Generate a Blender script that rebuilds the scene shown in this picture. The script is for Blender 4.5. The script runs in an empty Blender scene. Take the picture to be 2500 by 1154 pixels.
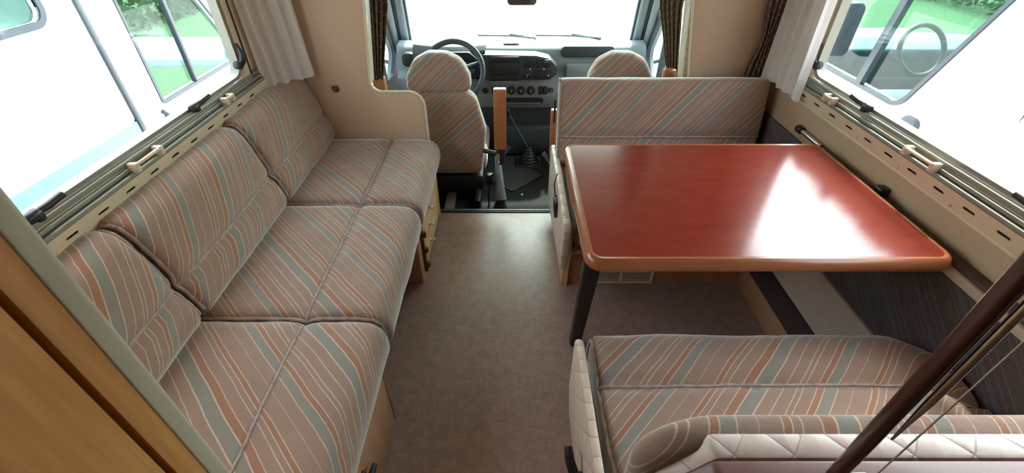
import bpy, bmesh, math, random
from mathutils import Vector, noise
R = math.radians
scene = bpy.context.scene
col = scene.collection
random.seed(7)

# ------------------------------------------------------------------ camera, world, sun, exposure
cam_d = bpy.data.cameras.new('camera')
cam = bpy.data.objects.new('camera', cam_d)
col.objects.link(cam)
cam_d.sensor_fit = 'HORIZONTAL'
cam_d.sensor_width = 36.0
cam_d.lens = 1095.0 / 2500.0 * 36.0
cam_d.clip_start = 0.02
cam.location = (0, 0, 1.5)
cam.rotation_euler = (R(90 - 37.5), 0, 0)
scene.camera = cam

world = bpy.data.worlds.new('sky')
scene.world = world
world.use_nodes = True
wn = world.node_tree.nodes
wn.clear()
w_out = wn.new('ShaderNodeOutputWorld')
w_bg = wn.new('ShaderNodeBackground')
w_sky = wn.new('ShaderNodeTexSky')
w_sky.sky_type = 'NISHITA'
w_sky.sun_disc = False
w_sky.sun_elevation = R(52)
w_sky.sun_rotation = R(20)
w_sky.dust_density = 3.0
w_sky.air_density = 1.0
w_hs = wn.new('ShaderNodeHueSaturation')
w_hs.inputs['Saturation'].default_value = 0.35
w_tint = wn.new('ShaderNodeMix')
w_tint.data_type = 'RGBA'
w_tint.blend_type = 'MULTIPLY'
w_tint.inputs[0].default_value = 1.0
w_tint.inputs[7].default_value = (1.0, 0.985, 0.965, 1)
world.node_tree.links.new(w_sky.outputs[0], w_hs.inputs['Color'])
world.node_tree.links.new(w_hs.outputs[0], w_tint.inputs[6])
world.node_tree.links.new(w_tint.outputs[2], w_bg.inputs[0])
world.node_tree.links.new(w_bg.outputs[0], w_out.inputs[0])
w_bg.inputs[1].default_value = 0.55

sun_d = bpy.data.lights.new('sun_offscreen', 'SUN')
sun = bpy.data.objects.new('sun_offscreen', sun_d)
col.objects.link(sun)
sun_d.energy = 3.5
sun_d.angle = R(2.0)
sun_d.color = (1.0, 0.95, 0.88)
sun.rotation_euler = (R(-38), R(9), 0)

vs = scene.view_settings
vs.view_transform = 'Standard'
vs.look = 'None'
vs.gamma = 1.0
vs.use_curve_mapping = False
vs.exposure = 2.08
cy = scene.cycles
cy.max_bounces = 10
cy.diffuse_bounces = 6
cy.glossy_bounces = 4
cy.transmission_bounces = 8
cy.transparent_max_bounces = 16
cy.sample_clamp_indirect = 6.0
cy.caustics_reflective = False
cy.caustics_refractive = False
cy.use_denoising = True

# ------------------------------------------------------------------ material helpers
def srgb(r, g, b):
    f = lambda c: (c / 255 / 12.92) if c / 255 <= 0.04045 else ((c / 255 + 0.055) / 1.055) ** 2.4
    return (f(r), f(g), f(b), 1.0)

class NT:
    def __init__(self, name):
        self.m = bpy.data.materials.new(name)
        self.m.use_nodes = True
        self.t = self.m.node_tree
        self.n = self.t.nodes
        self.b = self.n['Principled BSDF']
    def new(self, k, **kw):
        nd = self.n.new(k)
        for a, v in kw.items():
            setattr(nd, a, v)
        return nd
    def link(self, a, b):
        self.t.links.new(a, b)
    def math(self, op, a, b=None, c=None):
        nd = self.new('ShaderNodeMath', operation=op)
        for i, v in enumerate((a, b, c)):
            if v is None: continue
            if isinstance(v, (int, float)): nd.inputs[i].default_value = v
            else: self.link(v, nd.inputs[i])
        return nd.outputs[0]
    def coords(self, which='Object', scale=(1, 1, 1), rot=(0, 0, 0)):
        tc = self.new('ShaderNodeTexCoord')
        mp = self.new('ShaderNodeMapping')
        mp.inputs['Scale'].default_value = scale
        mp.inputs['Rotation'].default_value = rot
        self.link(tc.outputs[which], mp.inputs[0])
        return mp.outputs[0]
    def noise(self, vec, scale, detail=4, rough=0.55):
        nd = self.new('ShaderNodeTexNoise')
        nd.inputs['Scale'].default_value = scale
        nd.inputs['Detail'].default_value = detail
        nd.inputs['Roughness'].default_value = rough
        self.link(vec, nd.inputs['Vector'])
        return nd.outputs[0]
    def ramp(self, fac, stops, interp='LINEAR'):
        nd = self.new('ShaderNodeValToRGB')
        cr = nd.color_ramp
        cr.interpolation = interp
        while len(cr.elements) < len(stops):
            cr.elements.new(0.5)
        for e, (p, c) in zip(cr.elements, stops):
            e.position = p
            e.color = c
        self.link(fac, nd.inputs[0])
        return nd.outputs[0]
    def mix(self, fac, a, b, mode='MIX'):
        nd = self.new('ShaderNodeMix', data_type='RGBA', blend_type=mode)
        for i, v in ((0, fac), (6, a), (7, b)):
            if isinstance(v, (int, float)): nd.inputs[i].default_value = v
            elif isinstance(v, tuple): nd.inputs[i].default_value = v
            else: self.link(v, nd.inputs[i])
        return nd.outputs[2]
    def bump(self, h, strength=0.2, dist=0.002):
        nd = self.new('ShaderNodeBump')
        nd.inputs['Strength'].default_value = strength
        nd.inputs['Distance'].default_value = dist
        self.link(h, nd.inputs['Height'])
        self.link(nd.outputs[0], self.b.inputs['Normal'])
    def set(self, **kw):
        for k, v in kw.items():
            self.b.inputs[k.replace('_', ' ')].default_value = v
    def base(self, c):
        if isinstance(c, tuple): self.b.inputs['Base Color'].default_value = c
        else: self.link(c, self.b.inputs['Base Color'])

def plain(name, c, rough=0.5, metal=0.0, var=0.06, scale=30, bump=0.05, coat=0.0):
    k = NT(name)
    v = k.coords()
    n = k.noise(v, scale)
    d = tuple(x * (1 - var * 2) for x in c[:3]) + (1,)
    l = tuple(min(1, x * (1 + var * 2)) for x in c[:3]) + (1,)
    k.base(k.ramp(n, [(0.3, d), (0.7, l)]))
    k.set(Roughness=rough, Metallic=metal)
    if coat: k.b.inputs['Coat Weight'].default_value = coat
    if bump: k.bump(n, bump, 0.001)
    return k.m

def wood(name, dark, light, rough=0.4, axis='z', scale=1.0, coat=0.0):
    k = NT(name)
    sc = {'x': (1.2, 14, 14), 'y': (14, 1.2, 14), 'z': (14, 14, 1.2)}[axis]
    v = k.coords(scale=tuple(s * scale for s in sc))
    n1 = k.noise(v, 1.6, 6, 0.6)
    v2 = k.coords(scale=tuple(s * scale * 7 for s in sc))
    n2 = k.noise(v2, 2.0, 3, 0.5)
    f = k.math('ADD', k.math('MULTIPLY', n1, 0.75), k.math('MULTIPLY', n2, 0.25))
    k.base(k.ramp(f, [(0.32, dark), (0.68, light)]))
    k.set(Roughness=rough)
    k.b.inputs['Coat Weight'].default_value = coat
    k.b.inputs['Coat Roughness'].default_value = 0.15
    k.bump(n2, 0.08, 0.001)
    return k.m

TAUPE, TEAL, RUST, PALE = srgb(147, 123, 109), srgb(133, 129, 119), srgb(150, 110, 90), srgb(190, 168, 146)
def velour(name):
    k = NT(name)
    uv = k.new('ShaderNodeUVMap')
    sep = k.new('ShaderNodeSeparateXYZ')
    k.link(uv.outputs[0], sep.inputs[0])
    ov = k.coords()
    wob = k.math('MULTIPLY', k.math('SUBTRACT', k.noise(ov, 260, 2), 0.5), 0.0025)
    s = k.math('ADD', sep.outputs[0], wob)
    f = k.math('FRACT', k.math('DIVIDE', s, 0.311))
    P = 0.44
    seq = [(0, PALE), (.004, TEAL), (.046, PALE), (.050, RUST), (.076, PALE), (.080, TAUPE), (.118, PALE), (.121, TAUPE), (.139, PALE), (.142, RUST), (.158, PALE), (.161, TAUPE),
           (.208, PALE), (.211, TAUPE), (.252, PALE), (.256, TEAL), (.288, PALE), (.292, RUST), (.309, PALE), (.312, TAUPE), (.345, PALE), (.348, TAUPE),
           (.362, PALE), (.365, TAUPE), (.400, PALE), (.403, TAUPE)]
    c = k.ramp(f, [(p / P, q) for p, q in seq], 'CONSTANT')
    n = k.noise(ov, 9, 3)
    n2 = k.noise(ov, 420, 2)
    c = k.mix(0.35, c, k.ramp(n, [(0.3, (0.72, 0.72, 0.72, 1)), (0.7, (1, 1, 1, 1))]), 'MULTIPLY')
    k.base(c)
    k.set(Roughness=0.85)
    k.b.inputs['Specular IOR Level'].default_value = 0.15
    k.b.inputs['Sheen Weight'].default_value = 1.0
    k.b.inputs['Sheen Roughness'].default_value = 0.35
    k.b.inputs['Sheen Tint'].default_value = (0.95, 0.93, 0.9, 1)
    # pile plus soft creases
    h = k.math('ADD', k.math('MULTIPLY', n2, 0.25), k.math('MULTIPLY', k.noise(ov, 26, 3), 1.2))
    k.bump(h, 0.5, 0.004)
    return k.m

def quilt(name, c, ax='xz', pitch=0.075, rough=0.42):
    k = NT(name)
    tc = k.new('ShaderNodeTexCoord')
    sep = k.new('ShaderNodeSeparateXYZ')
    k.link(tc.outputs['Object'], sep.inputs[0])
    S = {'x': sep.outputs[0], 'y': sep.outputs[1], 'z': sep.outputs[2]}
    u = S[ax[0]]
    v = S[ax[1]] if len(ax) == 2 else k.math('ADD', S[ax[1]], S[ax[2]])
    def line(sg):
        w = k.math('ADD', k.math('DIVIDE', u, pitch), k.math('MULTIPLY', k.math('DIVIDE', v, pitch), sg * 0.8))
        fr = k.math('FRACT', w)
        return k.math('ABSOLUTE', k.math('SUBTRACT', fr, 0.5))
    m = k.math('MINIMUM', line(1), line(-1))
    st = k.math('LESS_THAN', m, 0.018)
    n = k.noise(tc.outputs['Object'], 60)
    base = k.ramp(n, [(0.3, tuple(x * .9 for x in c[:3]) + (1,)), (0.7, c)])
    k.base(k.mix(k.math('MULTIPLY', st, 0.6), base, tuple(x * 0.45 for x in c[:3]) + (1,)))
    k.set(Roughness=rough)
    h = k.math('POWER', k.math('MULTIPLY', m, 2.0), 0.5)
    k.bump(h, 0.5, 0.006)
    return k.m

def glass(name, tint=(0.93, 0.97, 0.97, 1), ior=1.45):
    m = bpy.data.materials.new(name)
    m.use_nodes = True
    t = m.node_tree
    t.nodes.clear()
    o = t.nodes.new('ShaderNodeOutputMaterial')
    mx = t.nodes.new('ShaderNodeMixShader')
    tr = t.nodes.new('ShaderNodeBsdfTransparent')
    gl = t.nodes.new('ShaderNodeBsdfGlossy')
    lw = t.nodes.new('ShaderNodeLayerWeight')
    lw.inputs[0].default_value = 0.5
    pw = t.nodes.new('ShaderNodeMath'); pw.operation = 'POWER'; pw.inputs[1].default_value = 5.0
    fr = t.nodes.new('ShaderNodeMath'); fr.operation = 'MULTIPLY_ADD'; fr.inputs[1].default_value = 0.9; fr.inputs[2].default_value = 0.02
    t.links.new(lw.outputs['Facing'], pw.inputs[0]); t.links.new(pw.outputs[0], fr.inputs[0])
    tr.inputs[0].default_value = tint
    gl.inputs['Roughness'].default_value = 0.02
    t.links.new(fr.outputs[0], mx.inputs[0])
    t.links.new(tr.outputs[0], mx.inputs[1])
    t.links.new(gl.outputs[0], mx.inputs[2])
    t.links.new(mx.outputs[0], o.inputs[0])
    return m

def sheer(name):
    k = NT(name)
    v = k.coords(scale=(900, 900, 900))
    k.base(srgb(240, 238, 234))
    k.set(Roughness=0.8)
    tl = k.new('ShaderNodeBsdfTranslucent')
    tl.inputs[0].default_value = srgb(246, 245, 242)
    tr = k.new('ShaderNodeBsdfTransparent')
    m1 = k.new('ShaderNodeMixShader')
    m1.inputs[0].default_value = 0.45
    m2 = k.new('ShaderNodeMixShader')
    m2.inputs[0].default_value = 0.05
    out = k.n['Material Output']
    k.link(k.b.outputs[0], m1.inputs[1])
    k.link(tl.outputs[0], m1.inputs[2])
    k.link(m1.outputs[0], m2.inputs[1])
    k.link(tr.outputs[0], m2.inputs[2])
    k.link(m2.outputs[0], out.inputs[0])
    return k.m

def lino(name):
    k = NT(name)
    v = k.coords()
    a = k.noise(v, 22, 5, 0.65)
    b = k.noise(v, 90, 4, 0.7)
    f = k.math('ADD', k.math('MULTIPLY', a, 0.5), k.math('MULTIPLY', b, 0.5))
    c = k.ramp(f, [(0.3, srgb(128, 102, 90)), (0.5, srgb(152, 125, 112)), (0.7, srgb(170, 146, 132))])
    # short dark flecks
    wv = k.new('ShaderNodeTexVoronoi')
    wv.feature = 'DISTANCE_TO_EDGE'
    wv.inputs['Scale'].default_value = 34
    nz = k.new('ShaderNodeTexNoise')
    nz.inputs['Scale'].default_value = 18
    k.link(v, nz.inputs['Vector'])
    add = k.new('ShaderNodeVectorMath', operation='MULTIPLY_ADD')
    add.inputs[1].default_value = (0.12, 0.12, 0.12)
    k.link(nz.outputs[1], add.inputs[0])
    k.link(v, add.inputs[2])
    k.link(add.outputs[0], wv.inputs['Vector'])
    edge = k.math('LESS_THAN', wv.outputs['Distance'], 0.012)
    msk = k.math('GREATER_THAN', k.noise(v, 60, 3), 0.6)
    c = k.mix(k.math('MULTIPLY', k.math('MULTIPLY', edge, msk), 0.45), c, srgb(92, 68, 60))
    k.base(c)
    k.set(Roughness=0.30)
    k.b.inputs['Specular IOR Level'].default_value = 0.45
    k.bump(k.math('ADD', k.noise(v, 160, 3), k.math('MULTIPLY', a, 0.5)), 0.12, 0.002)
    return k.m

def tabletop_mat(name):
    k = NT(name)
    v = k.coords(scale=(3, 9, 1))
    n = k.noise(v, 3, 6, 0.6)
    k.base(k.ramp(n, [(0.3, srgb(118, 42, 32)), (0.7, srgb(130, 50, 37))]))
    k.set(Roughness=0.17)
    tc = k.new('ShaderNodeTexCoord')
    wv = k.new('ShaderNodeTexWave')
    wv.wave_type = 'BANDS'
    wv.bands_direction = 'DIAGONAL'
    wv.inputs['Scale'].default_value = 70
    k.link(tc.outputs['Object'], wv.inputs['Vector'])
    k.bump(wv.outputs[1], 0.10, 0.0006)
    return k.m

def carpet_stripe(name):
    k = NT(name)
    tc = k.new('ShaderNodeTexCoord')
    sep = k.new('ShaderNodeSeparateXYZ')
    k.link(tc.outputs['Object'], sep.inputs[0])
    f = k.math('FRACT', k.math('DIVIDE', k.math('ADD', k.math('ADD', sep.outputs[1], k.math('MULTIPLY', sep.outputs[2], -1.5)), 5.0), 0.22))
    a, b, c, d = srgb(98, 88, 88), srgb(118, 108, 105), srgb(118, 102, 97), srgb(100, 102, 107)
    cc = k.ramp(f, [(0, a), (.16, b), (.19, a), (.33, c), (.37, a), (.5, d), (.62, a), (.7, b), (.73, a), (.84, c), (.87, a)], 'CONSTANT')
    n = k.noise(tc.outputs['Object'], 300, 2)
    cc = k.mix(0.5, cc, k.ramp(n, [(0.3, (.6, .6, .6, 1)), (.7, (1, 1, 1, 1))]), 'MULTIPLY')
    k.base(cc)
    k.set(Roughness=0.95)
    k.b.inputs['Specular IOR Level'].default_value = 0.1
    k.bump(n, 0.5, 0.003)
    return k.m

def drape_mat(name, c1, c2):
    k = NT(name)
    tc = k.new('ShaderNodeTexCoord')
    sep = k.new('ShaderNodeSeparateXYZ')
    k.link(tc.outputs['Object'], sep.inputs[0])
    w = k.math('ADD', sep.outputs[2], k.math('MULTIPLY', k.math('ADD', sep.outputs[0], sep.outputs[1]), -1.0))
    f = k.math('FRACT', k.math('DIVIDE', w, 0.045))
    k.base(k.ramp(f, [(0, c1), (.78, c2), (.86, c1)], 'CONSTANT'))
    k.set(Roughness=0.9)
    n = k.noise(tc.outputs['Object'], 200, 2)
    k.bump(n, 0.3, 0.003)
    return k.m

def rubber_mat(name):
    k = NT(name)
    v = k.coords(scale=(1, 1, 1), rot=(0, 0, R(45)))
    ck = k.new('ShaderNodeTexBrick')
    ck.inputs['Scale'].default_value = 30
    ck.inputs['Mortar Size'].default_value = 0.06
    ck.offset = 0.0
    ck.inputs['Row Height'].default_value = 0.5
    k.link(v, ck.inputs[0])
    k.base(k.mix(ck.outputs['Fac'], srgb(76, 74, 70), srgb(36, 36, 36)))
    k.set(Roughness=0.7)
    k.bump(ck.outputs['Fac'], 0.4, -0.003)
    return k.m

MT = dict(
    velour=velour('striped_velour'),
    lino=lino('mottled_linoleum'),
    wall=plain('beige_wall', srgb(181, 156, 129), 0.6, var=0.02, scale=120, bump=0.08),
    ceil=plain('cream_ceiling', srgb(200, 186, 164), 0.7, var=0.01),
    strip=plain('cream_plastic', srgb(206, 190, 162), 0.4, var=0.01, bump=0.0),
    rail=plain('grey_green_aluminium', srgb(140, 142, 130), 0.35, 0.3, var=0.02, bump=0.0),
    black=plain('black_plastic', srgb(34, 34, 36), 0.4, var=0.05, bump=0.03),
    blackm=plain('black_metal', srgb(28, 27, 28), 0.45, 0.0, var=0.05),
    plinth=wood('beech_plinth', srgb(160, 118, 88), srgb(182, 140, 108), 0.45, 'z'),
    pine=wood('pale_drawer_wood', srgb(196, 160, 114), srgb(216, 182, 136), 0.45, 'z'),
    darkwood=wood('brown_side_wood', srgb(126, 92, 70), srgb(150, 112, 86), 0.5, 'z'),
    oak=wood('honey_cabinet_wood', srgb(160, 108, 52), srgb(214, 162, 96), 0.42, 'z', 0.45),
    edge=wood('table_edge_wood', srgb(136, 78, 46), srgb(170, 106, 64), 0.28, 'x', 1.0, 0.5),
    arm=wood('armrest_wood', srgb(146, 88, 50), srgb(174, 112, 66), 0.35, 'z', 1.0, 0.3),
    mahog=wood('dark_red_wood', srgb(58, 34, 30), srgb(86, 54, 46), 0.18, 'z', 1.0, 0.6),
    mahogx=wood('red_brown_rail', srgb(96, 58, 52), srgb(120, 76, 68), 0.45, 'x', 1.0, 0.15),
    trim=plain('sage_grey_trim', srgb(172, 168, 146), 0.45, var=0.02, bump=0.02),
    table=tabletop_mat('red_brown_laminate'),
    quilt_v=quilt('cream_quilted_side', srgb(206, 188, 168), 'yz', 0.09),
    quilt_b=quilt('white_quilted_back', srgb(214, 198, 186), 'xyz', 0.095),
    quilt_e=quilt('cream_quilted_edge', srgb(200, 186, 164), 'yz', 0.10),
    piping=plain('grey_taupe_piping', srgb(150, 134, 124), 0.8, var=0.14, scale=45, bump=0.1),
    beige=plain('beige_duct', srgb(190, 174, 154), 0.6, var=0.02),
    darkbr=plain('dark_brown_cloth', srgb(84, 68, 66), 0.9, var=0.05, scale=200, bump=0.2),
    carpet=carpet_stripe('dark_striped_carpet'),
    white=plain('white_plastic', srgb(224, 212, 196), 0.4, var=0.01, bump=0.0),
    sheer=sheer('white_sheer_fabric'),
    drape=drape_mat('brown_striped_drape', srgb(98, 82, 70), srgb(170, 150, 128)),
    chrome=plain('chrome', (0.75, 0.75, 0.76, 1), 0.15, 1.0, var=0.01, bump=0.0),
    steel=plain('worn_light_paint', srgb(178, 172, 160), 0.5, var=0.1, scale=18),
    brass=plain('aged_brass', srgb(112, 84, 56), 0.35, 0.7, var=0.1),
    cabfloor=plain('black_cab_carpet', srgb(34, 33, 31), 0.95, var=0.15, scale=150, bump=0.3),
    rubber=rubber_mat('diamond_rubber'),
    dash=plain('grey_dash', srgb(122, 128, 134), 0.55, var=0.02, scale=300, bump=0.1),
    dashd=plain('dark_dash', srgb(52, 56, 62), 0.45, var=0.03, scale=300, bump=0.06),
    dashb=plain('black_dash', srgb(26, 28, 31), 0.5, var=0.03),
    lever=plain('blue_grey_lever', srgb(128, 140, 150), 0.4, var=0.03),
    glass3=glass('tinted_camper_glass', (0.50, 0.66, 0.64, 1)),
    grey=plain('grey_lever', srgb(92, 100, 108), 0.4, var=0.03),
    pillar=plain('pillar_grey', srgb(150, 154, 158), 0.6, var=0.02),
    wheel=plain('wheel_rubber', srgb(58, 66, 72), 0.35, var=0.03),
    glass=glass('window_glass'),
    glass2=glass('vehicle_glass', (0.80, 0.92, 0.90, 1)),
    paint=plain('white_paint', (0.82, 0.83, 0.84, 1), 0.25, var=0.005, bump=0.0, coat=0.5),
    bluegrey=plain('blue_grey_panel', srgb(66, 96, 126), 0.5, var=0.02),
    seal=plain('blue_grey_seal', srgb(42, 54, 64), 0.5, var=0.03),
    gravel=plain('pale_gravel', (0.62, 0.60, 0.57, 1), 0.9, var=0.08, scale=12),
    grass=plain('lawn_green', srgb(66, 90, 46), 0.9, var=0.25, scale=14, bump=0.4),
    leaf=plain('hedge_leaf', srgb(62, 86, 46), 0.7, var=0.25, scale=6),
    mirror=plain('mirror_glass', (0.6, 0.68, 0.75, 1), 0.05, 1.0, var=0.0, bump=0.0),
)

# ------------------------------------------------------------------ geometry helpers
WL = {}
def wloc(o):
    return WL.get(o.name, Vector((0, 0, 0))) if o else Vector((0, 0, 0))

def put(name, me, mat, parent=None, smooth=True, ang=35, label=None):
    o = bpy.data.objects.new(name, me)
    col.objects.link(o)
    if parent: o.parent = parent
    if mat: me.materials.append(mat)
    WL[o.name] = wloc(parent)
    if smooth:
        me.polygons.foreach_set('use_smooth', [True] * len(me.polygons))
        me.set_sharp_from_angle(angle=R(ang))
    if label: o['label'] = label
    me.update()
    return o

def raw(name, verts, faces, mat, parent=None, smooth=True, uvs=None, ang=35, label=None):
    L = wloc(parent)
    me = bpy.data.meshes.new(name)
    me.from_pydata([Vector(v) - L for v in verts], [], faces)
    if uvs:
        ul = me.uv_layers.new(name='UVMap')
        for lp in me.loops:
            ul.data[lp.index].uv = uvs[lp.vertex_index]
    return put(name, me, mat, parent, smooth, ang, label)

def frombm(name, bm, mat, parent=None, smooth=True, ang=35, label=None):
    L = wloc(parent)
    bmesh.ops.recalc_face_normals(bm, faces=bm.faces)
    bmesh.ops.translate(bm, verts=bm.verts, vec=-L)
    me = bpy.data.meshes.new(name)
    bm.to_mesh(me)
    bm.free()
    return put(name, me, mat, parent, smooth, ang, label)

def tag(o, label, cat, group=None, kind=None):
    o['label'] = label
    if cat: o['category'] = cat
    if group: o['group'] = group
    if kind: o['kind'] = kind
    return o

def thing(name, label, cat, loc=(0, 0, 0), group=None):
    o = bpy.data.objects.new(name, None)
    o.empty_display_size = 0.05
    col.objects.link(o)
    o.location = loc
    WL[o.name] = Vector(loc)
    return tag(o, label, cat, group)

def struct(o, label=None):
    o['kind'] = 'structure'
    if label: o['label'] = label
    return o

def bm_box(bm, x0, x1, y0, y1, z0, z1, bev=0.0, seg=2):
    r = bmesh.ops.create_cube(bm, size=1.0)
    for v in r['verts']:
        v.co = Vector(((x0 + x1) / 2 + v.co.x * (x1 - x0), (y0 + y1) / 2 + v.co.y * (y1 - y0), (z0 + z1) / 2 + v.co.z * (z1 - z0)))
    if bev:
        es = list({e for v in r['verts'] for e in v.link_edges})
        bmesh.ops.bevel(bm, geom=es, offset=bev, segments=seg, affect='EDGES', profile=0.5)

def box(name, x0, x1, y0, y1, z0, z1, mat, parent=None, bev=0.003, seg=2, label=None):
    bm = bmesh.new()
    bm_box(bm, x0, x1, y0, y1, z0, z1, bev, seg)
    return frombm(name, bm, mat, parent, label=label)

def boxes(name, lst, mat, parent=None, bev=0.003, label=None):
    bm = bmesh.new()
    for b in lst: bm_box(bm, *b, bev=bev)
    return frombm(name, bm, mat, parent, label=label)

def fillet(pts, rads, n=6):
    out = []
    N = len(pts)
    for i in range(N):
        p, a, b = Vector(pts[i]), Vector(pts[i - 1]), Vector(pts[(i + 1) % N])
        r = rads[i] if isinstance(rads, (list, tuple)) else rads
        if r <= 0:
            out.append(tuple(p)); continue
        d1, d2 = (a - p).normalized(), (b - p).normalized()
        an = d1.angle(d2)
        t = min(r / math.tan(an / 2), (a - p).length * .49, (b - p).length * .49)
        r2 = t * math.tan(an / 2)
        c = p + (d1 + d2).normalized() * (r2 / math.sin(an / 2))
        s, e = p + d1 * t - c, p + d2 * t - c
        for k in range(n + 1):
            f = k / n
            v = s.lerp(e, f)
            out.append(tuple(c + v.normalized() * r2))
    return out

def rrect(x0, x1, y0, y1, r, n=6):
    return fillet([(x0, y0), (x1, y0), (x1, y1), (x0, y1)], r, n)

def to3(ax, p, h):
    return {'x': (h, p[0], p[1]), 'y': (p[0], h, p[1]), 'z': (p[0], p[1], h)}[ax]

def panel(name, ax, outline, lo, hi, mat, parent=None, holes=(), bev=0.0, label=None, ang=35):
    """flat sheet with holes: outline in the two other axes, thick from lo to hi"""
    bm = bmesh.new()
    es = []
    for lp in [outline] + list(holes):
        vv = [bm.verts.new(to3(ax, p, lo)) for p in lp]
        for i in range(len(vv)):
            es.append(bm.edges.new((vv[i - 1], vv[i])))
    if holes:
        bmesh.ops.triangle_fill(bm, edges=es, use_beauty=True)
    else:
        bm.verts.ensure_lookup_table()
        bm.faces.new(list(bm.verts))
    r = bmesh.ops.extrude_face_region(bm, geom=list(bm.faces))
    d = Vector(to3(ax, (0, 0), hi - lo))
    vs_ = [g for g in r['geom'] if isinstance(g, bmesh.types.BMVert)]
    bmesh.ops.translate(bm, verts=vs_, vec=d)
    if bev:
        bmesh.ops.recalc_face_normals(bm, faces=bm.faces)
        ee = [e for e in bm.edges if len(e.link_faces) == 2 and e.calc_face_angle(0) > 1.2]
        bmesh.ops.bevel(bm, geom=ee, offset=bev, segments=2, affect='EDGES', profile=0.5)
    return frombm(name, bm, mat, parent, label=label, ang=ang)

def ring(name, ax, outer, inner, lo, hi, mat, parent=None, label=None):
    bm = bmesh.new()
    n = len(outer)
    L = [[bm.verts.new(to3(ax, p, h)) for p in lp] for lp, h in ((outer, lo), (inner, lo), (inner, hi), (outer, hi))]
    for a, b in ((0, 1), (1, 2), (2, 3), (3, 0)):
        for i in range(n):
            j = (i + 1) % n
            bm.faces.new((L[a][i], L[a][j], L[b][j], L[b][i]))
    return frombm(name, bm, mat, parent, label=label)

def tube(name, pts, r, mat, parent=None, n=8, closed=False, label=None, flat=1.0):
    pts = [Vector(p) for p in pts]
    N = len(pts)
    rr = r if isinstance(r, (list, tuple)) else [r] * N
    verts, faces = [], []
    up = None
    for i, p in enumerate(pts):
        a = pts[i - 1] if (i > 0 or closed) else pts[0]
        b = pts[(i + 1) % N] if (i < N - 1 or closed) else pts[-1]
        t = (b - a).normalized()
        if up is None:
            up = Vector((0, 0, 1)) if abs(t.z) < 0.9 else Vector((1, 0, 0))
        x = t.cross(up)
        if x.length < 1e-5: x = t.orthogonal()
        x.normalize()
        y = x.cross(t).normalized()
        up = y
        for k in range(n):
            an = 2 * math.pi * k / n
            verts.append(p + x * math.cos(an) * rr[i] + y * math.sin(an) * rr[i] * flat)
    for i in range(N if closed else N - 1):
        j = (i + 1) % N
        for k in range(n):
            l = (k + 1) % n
            faces.append((i * n + k, i * n + l, j * n + l, j * n + k))
    if not closed:
        faces.append(tuple(range(n))[::-1])
        faces.append(tuple((N - 1) * n + k for k in range(n)))
    return raw(name, verts, faces, mat, parent, ang=50, label=label)

def lathe(name, prof, o, d, mat, parent=None, n=16, label=None):
    """prof: list of (radius, height) along direction d from o"""
    d = Vector(d).normalized()
    x = d.orthogonal().normalized()
    y = d.cross(x)
    o = Vector(o)
    verts, faces = [], []
    for r, h in prof:
        for k in range(n):
            a = 2 * math.pi * k / n
            verts.append(o + d * h + x * r * math.cos(a) + y * r * math.sin(a))
    for i in range(len(prof) - 1):
        for k in range(n):
            l = (k + 1) % n
            faces.append((i * n + k, i * n + l, (i + 1) * n + l, (i + 1) * n + k))
    faces.append(tuple(range(n))[::-1])
    faces.append(tuple((len(prof) - 1) * n + k for k in range(n)))
    return raw(name, verts, faces, mat, parent, label=label)

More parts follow.
